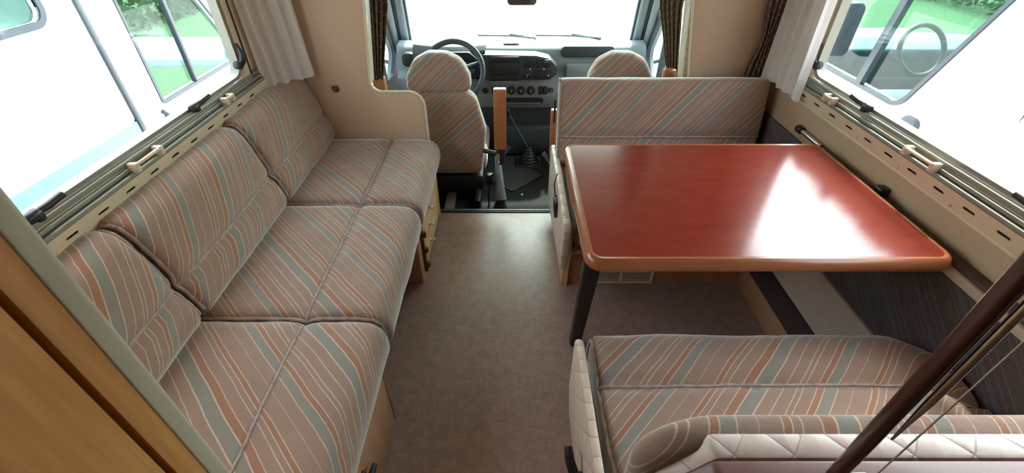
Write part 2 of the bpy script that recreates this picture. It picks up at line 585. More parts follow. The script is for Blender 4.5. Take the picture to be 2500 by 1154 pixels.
class Cushion:
    """soft upholstered block; A,B span its face, T is the face normal"""
    def __init__(s, c, A, B, T, half, rad, theta, off=0.0, puff=0.012, grooves=(), nz=0.003, warp=None, seed=0):
        s.c, s.A, s.B, s.T = Vector(c), Vector(A).normalized(), Vector(B).normalized(), Vector(T).normalized()
        s.h, s.r, s.th, s.off = half, rad, R(theta), off
        s.puff, s.gr, s.nz, s.warp, s.seed = puff, grooves, nz, warp, seed
    def map(s, p, lift=0.0):
        inn = [max(-(s.h[i] - s.r[i]), min(s.h[i] - s.r[i], p[i])) for i in range(3)]
        of = Vector([(p[i] - inn[i]) / s.r[i] for i in range(3)])
        if of.length > 1e-6: of.normalize()
        q = [inn[i] + of[i] * (s.r[i] + lift) for i in range(3)]
        a, b, t = q
        fa, fb = 1 - (a / s.h[0]) ** 2, 1 - (b / s.h[1]) ** 2
        up = max(0.0, of[2])
        t += s.puff * max(fa, 0) ** .6 * max(fb, 0) ** .6 * up
        for ax, pos, dep, wid in s.gr:
            d = (a if ax == 'a' else b) - pos
            t -= dep * math.exp(-(d / wid) ** 2) * up
        if s.warp: a, b, t = s.warp(a, b, t)
        w = s.c + s.A * a + s.B * b + s.T * t
        n = noise.noise_vector(w * 7 + Vector((s.seed, 0, 0))) * s.nz + noise.noise_vector(w * 22 + Vector((0, s.seed, 0))) * s.nz * .35
        return w + n
    def axis(s, i, n):
        h, r = s.h[i], s.r[i]
        e = [r * (1 - math.cos(math.pi / 2 * k / 4)) for k in range(5)]
        lo = [-h + x for x in e]
        mid = [-h + r + (2 * h - 2 * r) * k / n for k in range(1, n)]
        return lo + mid + [-x for x in lo[::-1]]
    def build(s, name, mat, parent=None, res=0.025):
        nn = [max(2, int(2 * (s.h[i] - s.r[i]) / res)) for i in range(3)]
        X = [s.axis(i, nn[i]) for i in range(3)]
        verts, faces, uvs, idx = [], [], [], {}
        co, si = math.cos(s.th), math.sin(s.th)
        def vid(p, f):
            k = (round(p[0], 5), round(p[1], 5), round(p[2], 5), f)
            if k not in idx:
                idx[k] = len(verts)
                verts.append(s.map(p))
                u, v = p[0], p[1]
                ex = s.h[2] - p[2]
                if f == 0: u = math.copysign(s.h[0] + ex, p[0])
                elif f == 1: v = math.copysign(s.h[1] + ex, p[1])
                uvs.append((-si * u + co * v + s.off, co * u + si * v))
            return idx[k]
        for f in range(3):
            i, j = [k for k in range(3) if k != f]
            for sg in (-1, 1):
                for m in range(len(X[i]) - 1):
                    for n in range(len(X[j]) - 1):
                        q = []
                        for (dm, dn) in ((0, 0), (1, 0), (1, 1), (0, 1)):
                            p = [0, 0, 0]
                            p[i], p[j], p[f] = X[i][m + dm], X[j][n + dn], sg * s.h[f]
                            q.append(vid(p, f))
                        if (sg > 0) == (f != 1): faces.append(q)
                        else: faces.append(q[::-1])
        L = wloc(parent)
        me = bpy.data.meshes.new(name)
        me.from_pydata([v - L for v in verts], [], faces)
        ul = me.uv_layers.new(name='UVMap')
        for lp in me.loops:
            ul.data[lp.index].uv = uvs[lp.vertex_index]
        # smooth normals over the uv splits: weld by position
        bm = bmesh.new(); bm.from_mesh(me)
        bmesh.ops.remove_doubles(bm, verts=bm.verts, dist=1e-5)
        bm.to_mesh(me); bm.free()
        return put(name, me, mat, parent, True, 70)
    def pipe(s, line, name, mat, parent, r=0.006, n=24, lift=0.003):
        pts = []
        for (p, q) in zip(line[:-1], line[1:]):
            for k in range(n):
                f = k / n
                pts.append(s.map([p[i] + (q[i] - p[i]) * f for i in range(3)], lift))
        pts.append(s.map(line[-1], lift))
        rr = [r * (1 + 0.12 * math.sin(i * 1.9)) for i in range(len(pts))]
        return tube(name, pts, rr, mat, parent, 6)

def puffy(name, outline, ax, lo, hi, mat, parent=None, r=0.03, theta=45, off=0.0, bulge=0.01, shear=0.0, z0=0.0, nz=0.002):
    """upholstered pad: outline rounded over its rim; shear leans it along the depth axis with height"""
    n = len(outline)
    cx = sum(p[0] for p in outline) / n
    cy_ = sum(p[1] for p in outline) / n
    rings = []
    ks = 6
    def inset(d):
        o = []
        for p in outline:
            v = Vector((p[0] - cx, p[1] - cy_))
            o.append(Vector((cx, cy_)) + v * max(0.0, 1 - d / max(v.length, 1e-4)))
        return o
    def scale(f, d):
        return [Vector((cx, cy_)) + (p - Vector((cx, cy_))) * f for p in inset(d)]
    for f in (0.02, 0.35, 0.65, 0.85): rings.append((scale(f, r), lo - bulge * (1 - f * f)))
    for k in range(ks + 1):
        a = math.pi / 2 * k / ks
        rings.append((inset(r * (1 - math.sin(a))), lo + r * (1 - math.cos(a))))
    for k in range(ks + 1):
        a = math.pi / 2 * k / ks
        rings.append((inset(r * (1 - math.cos(a))), hi - r * (1 - math.sin(a))))
    for f in (0.85, 0.65, 0.35, 0.02): rings.append((scale(f, r), hi + bulge * (1 - f * f)))
    verts, faces, uvs = [], [], []
    co, si = math.cos(R(theta)), math.sin(R(theta))
    for pts, h in rings:
        for p in pts:
            hh = h + shear * (p[1] - z0)
            w = Vector(to3(ax, p, hh))
            verts.append(w + noise.noise_vector(w * 9) * nz)
            uvs.append((-si * p[0] + co * p[1] + off + 0.3 * (h - lo), co * p[0] + si * p[1]))
    for i in range(len(rings) - 1):
        for k in range(n):
            l = (k + 1) % n
            faces.append((i * n + k, i * n + l, (i + 1) * n + l, (i + 1) * n + k))
    faces.append(tuple(range(n))[::-1])
    faces.append(tuple((len(rings) - 1) * n + k for k in range(n)))
    o = raw(name, verts, faces, mat, parent, True, uvs, 60)
    bm = bmesh.new(); bm.from_mesh(o.data)
    bmesh.ops.recalc_face_normals(bm, faces=bm.faces)
    bm.to_mesh(o.data); bm.free()
    return o

def copy_tree(o, dx, parent=None):
    c = o.copy()
    col.objects.link(c)
    c.parent = parent
    if parent is None:
        c.location = o.location + Vector(dx)
    for ch in list(o.children):
        copy_tree(ch, dx, c)
    return c

def drape(name, path, z0, z1, amp, waves, mat, parent=None, gather=None, thick=0.0015, nu=120, nv=24, seed=0, wob=0.004):
    """hanging cloth along path (list of xy), pleated; gather(f) -> (width factor, shift xy) at height fraction f"""
    pts = [Vector(p) for p in path]
    cum = [0]
    for a, b in zip(pts[:-1], pts[1:]): cum.append(cum[-1] + (b - a).length)
    def at(t):
        d = t * cum[-1]
        for i in range(len(pts) - 1):
            if d <= cum[i + 1] + 1e-9 or i == len(pts) - 2:
                f = (d - cum[i]) / (cum[i + 1] - cum[i])
                return pts[i].lerp(pts[i + 1], f), (pts[i + 1] - pts[i]).normalized()
    verts, faces = [], []
    for j in range(nv + 1):
        f = j / nv
        z = z0 + (z1 - z0) * f
        g, sh = gather(f) if gather else (1.0, (0, 0))
        for i in range(nu + 1):
            t = i / nu
            tt = 0.5 + (t - 0.5) * g
            p, d = at(tt)
            nrm = Vector((-d.y, d.x))
            ph = 2 * math.pi * waves * t + 0.8 * math.sin(5 * t + seed)
            a = amp * (0.75 + 0.25 * math.sin(3.1 * t + seed + 2 * f))
            q = p + nrm * (a * math.sin(ph) + 0.25 * a * math.sin(2.3 * ph + seed)) + Vector(sh)
            zz = z + wob * math.sin(ph * 0.5 + seed) * (1 - f)
            verts.append((q.x, q.y, zz))
    for j in range(nv):
        for i in range(nu):
            a = j * (nu + 1) + i
            faces.append((a, a + 1, a + nu + 2, a + nu + 1))
    o = raw(name, verts, faces, mat, parent, True, None, 80)
    if thick:
        md = o.modifiers.new('thickness', 'SOLIDIFY')
        md.thickness = thick
    return o

X, Y, Z = Vector((1, 0, 0)), Vector((0, 1, 0)), Vector((0, 0, 1))
XL, XR = -1.12, 1.25      # inner faces of the side walls
CX = 0.065                # vehicle centre line

# ------------------------------------------------------------------ setting: shell of the living area
YB = -1.6                 # rear wall
struct(box('floor', XL, XR, YB, 2.195, -0.05, 0, MT['lino'], bev=0), 'mottled brown linoleum floor of the living area')
struct(box('ceiling', XL, XR, YB, 2.24, 1.95, 1.99, MT['ceil'], bev=0), 'cream ceiling of the living area')
struct(box('wall_rear', XL, XR, YB - .03, YB, 0, 1.95, MT['darkwood'], bev=0), 'brown wooden rear wall of the living area')  # out of view; its brown wood is set to cut bounced light

# side walls with rounded window openings
WY0, WY1, WZ0, WZ1 = 0.30, 1.90, 0.885, 1.50
def win_outline(d): return rrect(WY0 - d, WY1 + d, WZ0 - d, WZ1 + d, 0.05 + max(d, 0))
wl = struct(panel('wall_left', 'x', [(YB, 0), (2.27, 0), (2.27, 1.95), (YB, 1.95)], XL - .03, XL, MT['wall'], holes=[win_outline(0.0)]), 'beige side wall with window beside the long bench')
wr = struct(panel('wall_right', 'x', [(YB, 0), (2.27, 0), (2.27, 1.95), (YB, 1.95)], XR, XR + .03, MT['wall'], holes=[win_outline(0.0)]), 'beige side wall with window beside the table')

def side_window(n, xw, sg, lab):
    """sg = +1 room lies towards +x of the wall"""
    w = thing('window_%d' % n, lab, None, (xw, 1.1, 0.79))
    del_cat = w
    w['kind'] = 'structure'
    def xx(a, b):
        return (xw + sg * a, xw + sg * b) if sg > 0 else (xw + sg * b, xw + sg * a)
    ring('window_frame', 'x', win_outline(0.05), win_outline(-0.003), *xx(-.002, .014), MT['strip'], w)
    ring('window_seal', 'x', win_outline(-0.010), win_outline(-0.022), *xx(-.03, .006), MT['rail'], w)
    panel('window_pane', 'x', win_outline(-0.015), *xx(-.035, -.030), MT['glass'], w)
    # stepped aluminium rails along the bottom
    for k, (z0, z1, a, m) in enumerate(((.876, .891, .016, 'rail'), (.862, .873, .024, 'rail'), (.847, .859, .032, 'rail'))):
        x0, x1 = xx(0, a)
        box('bottom_rail', x0, x1, WY0 - .05, WY1 + .09, z0, z1, MT[m], w, 0.002)
    # slotted blind cassette below: a slanted profile
    nn = Vector((sg * .054, 0, -.016)).normalized()
    tt = Vector((sg * .016, 0, .054)).normalized()
    o0 = Vector((xw + sg * .016, 0, .792))
    slots = []
    y = WY1 - .04
    while y > 0.45:
        slots.append(y)
        y -= 0.108
    def slanted(o):
        L0 = wloc(w)
        for v in o.data.vertices:
            p = v.co + L0
            q = o0 + tt * p.z + Y * p.y + nn * p.x
            v.co = q - L0
        o.data.update()
    plate = panel('blind_cassette', 'x', [(WY0 - .1, 0), (WY1 + .11, 0), (WY1 + .11, .0563), (WY0 - .1, .0563)], -.0018, 0, MT['strip'], w,
                  holes=[rrect(yy - .019, yy + .019, .0265, .0355, .003, 2) for yy in slots])
    slanted(plate)
    x0, x1 = xx(0, .0165)
    box('cassette_lip', x0, x1, WY0 - .1, WY1 + .11, .785, .7925, MT['strip'], w, .001)
    for yy in (WY0 - .1, WY1 + .11):
        panel('cassette_end', 'y', [(xw, .786), (xw + sg * .015, .792), (xw + sg * .031, .846), (xw, .846)], yy - .001, yy + .001, MT['strip'], w)
    for k, yy in enumerate(slots):
        rm = ring('vent_slot', 'x', rrect(yy - .0205, yy + .0205, .0250, .0370, .004, 2), rrect(yy - .0188, yy + .0188, .0267, .0353, .003, 2), -.002, .0006, MT['strip'], w)
        slanted(rm)
        if k % 2 == 0:
            lathe('screw_cap', [(.006, -.002), (.006, .0015), (.003, .003)], (xw + sg * .0192, yy + .06, .804), nn, MT['strip'], w, 12)
    # cream blind catches
    for yc, hl in ((1.20, .055), (1.68, .022)):
        x0, x1 = xx(.016, .034)
        pth = [(xw + sg * .020, yc - hl, .862), (xw + sg * .044, yc - hl, .880), (xw + sg * .044, yc + hl, .880), (xw + sg * .020, yc + hl, .862)]
        ct = tube('blind_catch', [Vector(pth[0]), Vector(pth[0]).lerp(Vector(pth[1]), .7), pth[1], Vector(pth[1]).lerp(Vector(pth[2]), .5), pth[2], Vector(pth[3]).lerp(Vector(pth[2]), .7), pth[3]], .0055, MT['strip'], w, 8)
        for e in (-1, 1):
            x0, x1 = xx(.020, .048)
            box('catch_end', x0, x1, yc + e * hl - .008, yc + e * hl + .008, .858, .886, MT['strip'], ct, .003)
    # black window latches
    for yc, zc in ((1.52, .91), (0.86, .91)):
        x0, x1 = xx(.002, .026)
        lt = box('latch', x0, x1, yc - .012, yc + .008, zc - .022, zc + .004, MT['black'], w, .005)
        lathe('latch_barrel', [(.009, 0), (.013, .006), (.013, .034), (.010, .040)], (xw + sg * .020, yc + .004, zc + .002), (0, -1, -.08), MT['black'], lt, 14)
        tube('latch_lever', [(xw + sg * .020, yc - .004, zc + .002), (xw + sg * .030, yc + .02, zc + .006), (xw + sg * .034, yc + .062, zc + .012)], [.008, .009, .008], MT['black'], lt, 10)
    lt = tube('stay_latch', [(xw + sg * .004, 1.875, .93), (xw + sg * .022, 1.885, .955), (xw + sg * .026, 1.89, .985), (xw + sg * .012, 1.895, 1.02)], [.012, .013, .010, .006], MT['black'], w, 8)
    lathe('stay_knob', [(.010, 0), (.016, .004), (.016, .012), (.010, .016)], (xw + sg * .012, 1.862, .945), (0, -1, .2), MT['black'], lt, 14)
    x0, x1 = xx(.0, .018)
    box('stay_rod', x0, x1, 1.926, 1.937, .885, 1.50, MT['black'], w, .003)
    return w

side_window(1, XL, 1, 'wide window with cream slotted blind cassette behind the long bench')
side_window(2, XR, -1, 'wide window with cream slotted blind cassette beside the red table')

# ------------------------------------------------------------------ partitions to the cab
pl_pts = [(XL, -.15), (-.449, -.15), (-.449, .70), (-.716, .70), (-.662, 1.14), (-.62, 1.55), (XL, 1.55)]
pl_out = fillet(pl_pts, [0, 0, .075, .05, 0, 0, 0], 8)
wp = struct(panel('wall_partition_left', 'y', pl_out, 2.24, 2.268, MT['wall'], bev=.002), 'beige plywood partition with low rounded wing behind the driver seat')
edge_line = [(p[0], 2.242, p[1]) for p in pl_out[1:-2]]
tube('edge_trim', edge_line, .006, MT['strip'], wp, 8)
lathe('round_lock', [(.019, 0), (.019, .004), (.013, .007), (.009, .003)], (-.886, 2.24, .718), (0, -1, 0), MT['brass'], wp, 20, 'small brown round lock')
lathe('screw_cap', [(.008, 0), (.008, .002), (.004, .004)], (-.745, 2.24, .865), (0, -1, 0), MT['wall'], wp, 14)
panel('quilted_edge', 'y', fillet([(-.79, .705), (-.722, .705), (-.668, 1.14), (-.626, 1.55), (-.72, 1.55), (-.74, 1.14)], [0, .03, 0, 0, 0, 0], 4), 2.268, 2.37, MT['quilt_e'], wp, bev=.012, label='cream quilted padding along the cab opening')

pr_out = [(.94, -.15), (.878, .74), (.81, 1.14), (.74, 1.55), (XR, 1.55), (XR, -.15)]
wp2 = struct(panel('wall_partition_right', 'y', pr_out, 2.24, 2.268, MT['wall'], bev=.002), 'beige plywood partition behind the dinette seat')
tube('edge_trim', [(p[0], 2.242, p[1]) for p in pr_out[:4]], .006, MT['strip'], wp2, 8)
panel('quilted_edge', 'y', [(.92, -.1), (.856, .74), (.808, 1.14), (.75, 1.55), (.83, 1.55), (.88, 1.14), (.93, .74), (.97, -.1)], 2.268, 2.36, MT['quilt_e'], wp2, bev=.01, label='cream quilted padding along the cab opening')

# overcab floor, nose and cab shell
struct(box('ceiling_overcab', XL, XR, 2.24, 3.75, 1.55, 1.60, MT['ceil'], bev=0), 'cream underside of the overcab berth')
struct(box('wall_overcab', XL, XR, 2.24, 2.27, 1.56, 1.99, MT['ceil'], bev=0), 'cream panel closing the overcab berth')

# cab floor
struct(box('floor_cab', -.90, 1.03, 2.20, 3.70, -.17, -.12, MT['cabfloor'], bev=0), 'black carpeted cab floor')
th = struct(box('trim_1', -.449, .23, 2.185, 2.215, -.12, .006, MT['blackm'], bev=.003), 'black metal threshold strip at the cab step')
box('threshold_lip', -.449, .23, 2.196, 2.212, .004, .010, MT['grey'], th, .002)

# cab doors with window openings
def cab_door(n, xd, sg, lab):
    # sg +1: outside lies towards +x
    outl = [(2.27, -.15), (3.75, -.15), (3.75, .60), (3.30, 1.10), (2.95, 1.55), (2.27, 1.55)]
    hole = fillet([(2.46, .50), (3.30, .44), (3.46, .56), (3.10, 1.06), (2.86, 1.38), (2.46, 1.38)], [.05, .05, .05, .1, .06, .05], 5)
    x0, x1 = (xd, xd + .05) if sg > 0 else (xd - .05, xd)
    d = struct(panel('door_%d' % n, 'x', outl, x0, x1, MT['pillar'], holes=[hole]), lab)
    hi_, ho_ = fillet([(2.475, .515), (3.29, .455), (3.44, .565), (3.09, 1.05), (2.855, 1.365), (2.475, 1.365)], [.05, .05, .05, .1, .06, .05], 5), hole
    xs = (xd - .006, xd + .02) if sg > 0 else (xd - .02, xd + .006)
    ring('window_seal', 'x', ho_, hi_, *xs, MT['seal'], d)
    panel('window_pane', 'x', hi_, xd + sg * .02, xd + sg * .025, MT['glass2'], d)
    xs = (xd - .012, xd + .03) if sg > 0 else (xd - .03, xd + .012)
    panel('window_bar', 'x', [(3.06, .46), (3.085, .46), (3.06, 1.08), (3.035, 1.12)], *xs, MT['seal'], d)
    return d
d1 = cab_door(1, -.86, -1, 'grey driver door with window, mirror side')
d2 = cab_door(2, .99, 1, 'grey passenger door with window behind the brown drape')

# windscreen, pillars and scuttle
def lerp3(a, b, f): return tuple(a[i] + (b[i] - a[i]) * f for i in range(3))
BL, BRr, TL, TR = (-.765, 3.58, .58), (.895, 3.58, .58), (-.66, 2.93, 1.52), (.79, 2.93, 1.52)
ws = thing('window_3', 'large windscreen of the cab with grey pillars', None, (CX, 3.58, .58))
ws['kind'] = 'structure'
def sheet(name, quad, th_, mat, parent):
    a, b, c, d = [Vector(q) for q in quad]
    n = (b - a).cross(d - a).normalized() * th_
    vs_ = [a, b, c, d, a + n, b + n, c + n, d + n]
    return raw(name, vs_, [(0, 1, 2, 3)[::-1], (4, 5, 6, 7), (0, 1, 5, 4), (1, 2, 6, 5), (2, 3, 7, 6), (3, 0, 4, 7)], mat, parent, False)
sheet('windscreen_pane', (BL, BRr, TR, TL), -.005, MT['glass2'], ws)
for s_, b_, t_ in ((-1, BL, TL), (1, BRr, TR)):
    def off(p, dx, dy): return (p[0] + s_ * dx, p[1] + dy, p[2])
    b2, t2 = lerp3(b_, t_, -.03), t_
    q = [off(b2, -.012, .0), off(b2, .028, -.02), off(t2, .028, -.02), off(t2, -.012, 0)]
    tube('windscreen_seal', [off(b2, -.004, -.012), off(lerp3(b2, t2, .5), -.004, -.012), off(t2, -.004, -.012)], .013, MT['seal'], ws, 8)
    tube('pillar_cover', [off(b2, .03, -.03), off(lerp3(b2, t2, .5), .03, -.03), off(t2, .03, -.03)], .032, MT['dash'], ws, 10)
    tube('door_seal', [off(b2, .066, -.055), off(lerp3(b2, t2, .5), .066, -.055), off(t2, .066, -.055)], .012, MT['seal'], ws, 8)
    tube('door_frame', [off(b2, .095, -.085), off(lerp3(b2, t2, .5), .095, -.085), off(t2, .095, -.085)], .028, MT['pillar'], ws, 10)
box('header_rail', -.72, .85, 2.86, 2.96, 1.48, 1.56, MT['pillar'], ws, .02)
# wipers lying outside at the glass base
for nm, xa, xb, xp in (('w', -.16, .12, .20), ('w', .28, .62, .70)):
    wv_ = thing('wiper', 'black wiper lying at the windscreen base, %s' % ('in front of the steering wheel' if xa < 0 else 'in front of the passenger headrest'), 'wiper', (xp, 3.64, .60), 'windscreen wipers')
    tube('wiper_blade', [(xa - .10, 3.60, .645), ((xa + xb) / 2, 3.615, .638), (xb + .06, 3.63, .618)], .006, MT['seal'], wv_, 6)
    tube('wiper_arm', [(xp - .02, 3.645, .605), ((xa + xb) / 2 + .1, 3.635, .632), ((xa + xb) / 2, 3.622, .648)], [.009, .007, .005], MT['seal'], wv_, 6)
bon = box('bonnet', -.80, .93, 3.66, 4.35, -.80, .575, MT['paint'], None, .08, 4)
tag(bon, 'white front end with bonnet in front of the windscreen', 'bonnet')
rv = thing('rear_view_mirror', 'rear view mirror hanging at the top of the windscreen', 'mirror', (.09, 3.06, 1.02))
puffy('mirror_shell', rrect(-.03, .15, .952, 1.02, .025), 'y', 3.02, 3.05, MT['seal'], rv, .012, bulge=.003, nz=0)
panel('mirror_face', 'y', rrect(-.024, .144, .958, 1.014, .02), 3.014, 3.019, MT['mirror'], rv)
tube('mirror_arm', [(.07, 3.045, .99), (.075, 3.09, 1.06), (.075, 3.13, 1.22)], .008, MT['seal'], rv, 8)

# ------------------------------------------------------------------ the long bench
YS = [(0.335, .945, 0), (.957, 1.592, 1), (1.604, 2.236, 2)]
seat_lab = ['striped velour seat cushion of the long bench, by the honey wood cabinet',
            'striped velour seat cushion in the middle of the long bench',
            'striped velour seat cushion of the long bench, above the drawers by the partition']
back_lab = ['striped velour back cushion of the long bench, by the honey wood cabinet',
            'striped velour back cushion in the middle of the long bench',
            'striped velour back cushion of the long bench, under the white curtain by the partition']
SOFF = [.048, .11, .16]
BOFF = [.10, .02, .19]
for (y0, y1, i) in YS:
    x0, x1 = -1.06, -.392
    hx, hy, hz = (x1 - x0) / 2, (y1 - y0) / 2, .078
    cxs = (x0 + x1) / 2
    cu = Cushion((cxs, (y0 + y1) / 2, .452 - hz), X, Y, Z, (hx, hy, hz), (.075, .018, .06), -45, SOFF[i], .010,
                 [('a', -.645 - cxs, .020, .020)], .0035, lambda a, b, t: (a, b, t - max(0, a - .2) ** 2 * .55), i * 3.3)
    t = thing('seat_cushion', seat_lab[i], 'cushion', (cxs, (y0 + y1) / 2, .30), 'long bench seat cushions')
    cu.build('cover', MT['velour'], t)
    for e in (-1, 1):
        cu.pipe([(-hx + .05, e * hy, hz), (hx - .03, e * hy, hz), (hx, e * hy, hz - .03), (hx, e * hy, -hz * .7)], 'piping', MT['piping'], t)
    cu.pipe([(-.645 - cxs, -hy, hz), (-.645 - cxs, hy, hz)], 'seam_piping', MT['piping'], t, .0065, 40, .003)
    # back cushion: leans on the wall
    B = Vector((-.105, 0, .355)).normalized()
    T = Vector((.355, 0, .105)).normalized()
    hb, ht = .195, .062
    base = Vector((-.925, (y0 + y1) / 2, .452))
    c = base + B * hb - T * ht
    cb = Cushion(c, Y, B, T, (hy - .002, hb, ht), (.02, .06, .055), 57, BOFF[i], .018, [('b', -.05, .022, .020)], .004,
                 lambda a, b, t_: (a, b, t_ - max(0, b - .08) ** 2 * 1.3), i * 5.1 + 2)
    t = thing('back_cushion', back_lab[i], 'cushion', (base.x - .05, base.y, .44), 'long bench back cushions')
    cb.build('cover', MT['velour'], t)
    for e in (-1, 1):
        cb.pipe([(e * (hy - .002), -hb + .02, ht), (e * (hy - .002), hb - .02, ht), (e * (hy - .002), hb, ht - .02), (e * (hy - .002), hb, -ht * .5)], 'piping', MT['piping'], t)
    cb.pipe([(-hy, -.05, ht), (hy, -.05, ht)], 'seam_piping', MT['piping'], t, .0065, 40, .003)

# bench carcass: near box, drawer unit
nb = thing('bench_box', 'beech veneered bench box under the seat by the honey wood cabinet', 'bench box', (-.72, .62, 0))
box('front_panel', -.438, -.42, .34, .885, 0, .296, MT['plinth'], nb, .002)
box('end_panel', -1.10, -.438, .865, .885, 0, .283, MT['plinth'], nb, .002)
box('top_board', -1.10, -.43, .34, .885, .283, .296, MT['darkwood'], nb, .002)
hd = tube('door_handle', [(-.42, .575, .20), (-.40, .58, .20), (-.395, .60, .20), (-.395, .625, .195)], [.009, .010, .010, .008], MT['black'], nb, 8, label='black plastic pull handle')
box('handle_plate', -.421, -.410, .555, .60, .18, .22, MT['blackm'], hd, .006)
tr_ = box('edge_strip', -.437, -.418, .880, .888, 0, .296, MT['darkwood'], nb, .001)
mid = thing('bench_support', 'recessed wooden back board under the middle bench seat', 'support', (-.80, 1.22, 0))
box('back_board', -.86, -.84, .889, 1.578, 0, .285, MT['plinth'], mid, .002)
box('top_board', -1.10, -.47, .889, 1.578, .283, .296, MT['plinth'], mid, .002)
du = thing('drawer_unit', 'pale wooden drawer unit with round chrome knobs under the bench', 'drawers', (-.76, 1.88, 0))
box('carcass', -1.10, -.437, 1.60, 2.236, 0, .296, MT['darkwood'], du, .002)
box('side_panel', -.62, -.428, 1.580, 1.602, 0, .296, MT['plinth'], du, .003)
box('corner_post', -.437, -.424, 1.590, 1.64, 0, .29, MT['pine'], du, .003)
for k in range(3):
    z0 = .030 + k * .089
    dr = box('drawer', -.437, -.419, 1.668, 2.130, z0, z0 + .085, MT['pine'], du, .003)
    lathe('knob', [(.008, 0), (.005, .008), (.006, .012), (.011, .016), (.012, .022), (.007, .027)], (-.419, 1.82 + .015 * k, z0 + .055), (1, 0, 0), MT['chrome'], dr, 16, 'round chrome knob')
box('end_strip', -.437, -.420, 2.140, 2.185, .0, .296, MT['pine'], du, .003)
bs = box('hinge_strip', -.425, -.408, 1.634, 1.652, .03, .296, MT['brass'], du, .004, label='dark brown hinge strip')
for z in (.07, .16, .25):
    lathe('hinge', [(.009, -.015), (.011, -.01), (.011, .01), (.009, .015)], (-.405, 1.643, z), (0, 0, 1), MT['brass'], bs, 10)

# ------------------------------------------------------------------ honey wood cabinet beside the camera
cab = thing('tall_cabinet', 'tall honey wood cabinet with sage grey corner trim at the bench end', 'cabinet', (-.78, -.2, 0))
FX = -.43
box('carcass', XL, FX - .02, -.55, .325, 0, 1.94, MT['oak'], cab, 0)
box('stile', FX - .021, FX, .272, .302, 0, 1.94, MT['oak'], cab, .002)
panel('corner_trim', 'z', fillet([(FX - .03, .300), (FX + .002, .300), (FX + .002, .328), (FX - .03, .328)], [0, .002, .010, 0], 4), 0, 1.94, MT['trim'], cab, label='sage grey rounded corner trim')
dd = box('door', FX - .021, FX - .002, -.30, .266, .03, 1.92, MT['oak'], cab, .003)
box('back_filler', FX - .023, FX - .0195, .262, .275, 0, 1.94, MT['oak'], cab, 0)

# unseen overhead lockers above both windows, added to darken the bounced light
def added_locker_row(x0, x1, xf, y0, y1, lab):
    lk_ = thing('added_locker', lab, 'locker', ((x0 + x1) / 2, (y0 + y1) / 2, 1.56), 'added overhead lockers')
    box('carcass', x0, x1, y0, y1, 1.56, 1.95, MT['oak'], lk_, .003)
    n = 3
    for k in range(n):
        a, b = y0 + (y1 - y0) * k / n + .006, y0 + (y1 - y0) * (k + 1) / n - .006
        d_ = box('door', min(xf, xf + (.018 if xf > (x0 + x1) / 2 else -.018)), max(xf, xf + (.018 if xf > (x0 + x1) / 2 else -.018)), a, b, 1.58, 1.93, MT['oak'], lk_, .004)
        sgn = 1 if xf > (x0 + x1) / 2 else -1
        lathe('knob', [(.008, 0), (.006, .01), (.012, .018), (.008, .024)], (xf + sgn * .018, (a + b) / 2, 1.62), (sgn, 0, 0), MT['chrome'], d_, 14)
added_locker_row(XL, -.80, -.80, .34, 2.22, 'added unseen honey wood lockers above the long bench window, cutting bounced light')
added_locker_row(.93, XR, .93, .34, 2.22, 'added unseen honey wood lockers above the dinette window, cutting bounced light')

# ------------------------------------------------------------------ dinette table
TZ = .72
tb = thing('dinette_table', 'red brown laminate dinette table with rounded wooden edge', 'table', (.7, 1.27, 0))
tout = rrect(.200, 1.203, .905, 1.620, .045, 8)
tin = rrect(.222, 1.181, .927, 1.598, .028, 8)
bm = bmesh.new()
# moulded wood edge: rings swept round
prof = [(0, TZ), (.40, TZ + .0015), (.75, TZ - .004), (1, TZ - .016), (1, TZ - .030), (.7, TZ - .040), (0, TZ - .040)]
L = []
for f, z in prof:
    L.append([bm.verts.new((a[0] + (b[0] - a[0]) * f, a[1] + (b[1] - a[1]) * f, z)) for a, b in zip(tin, tout)])
for a in range(len(prof)):
    b = (a + 1) % len(prof)
    for i in range(len(tin)):
        j = (i + 1) % len(tin)
        bm.faces.new((L[a][i], L[a][j], L[b][j], L[b][i]))
frombm('edge_moulding', bm, MT['edge'], tb, label='varnished wooden edge')
panel('tabletop', 'z', tin, TZ - .038, TZ + .0003, MT['table'], tb, label='red brown laminate top')
lv = []
def leg_ring(c, wx, wy): return [(c[0] + sx * wx, c[1] + sy * wy, c[2]) for sx, sy in ((-1, -1), (1, -1), (1, 1), (-1, 1))]
bm = bmesh.new()
tp, bt = (.232, .975, .682), (.262, 1.222, 0.0)
rg = []
for f in (0, .03, .5, .97, 1):
    c = [tp[i] + (bt[i] - tp[i]) * f for i in range(3)]
    w = .026 - .003 * f
    if f in (0, 1): w -= .003
    o8 = fillet([(-w, -.018), (w, -.018), (w, .018), (-w, .018)], .008, 3)
    rg.append([bm.verts.new((c[0] + p[0], c[1] + p[1], c[2])) for p in o8])
for a, b in zip(rg[:-1], rg[1:]):
    for i in range(len(a)):
        j = (i + 1) % len(a)
        bm.faces.new((a[i], a[j], b[j], b[i]))
bm.faces.new(rg[0]); bm.faces.new(rg[-1])
lg = frombm('leg', bm, MT['blackm'], tb, label='black folding table leg')
box('leg_hinge', .20, .30, .95, 1.05, .676, .684, MT['blackm'], lg, .003)
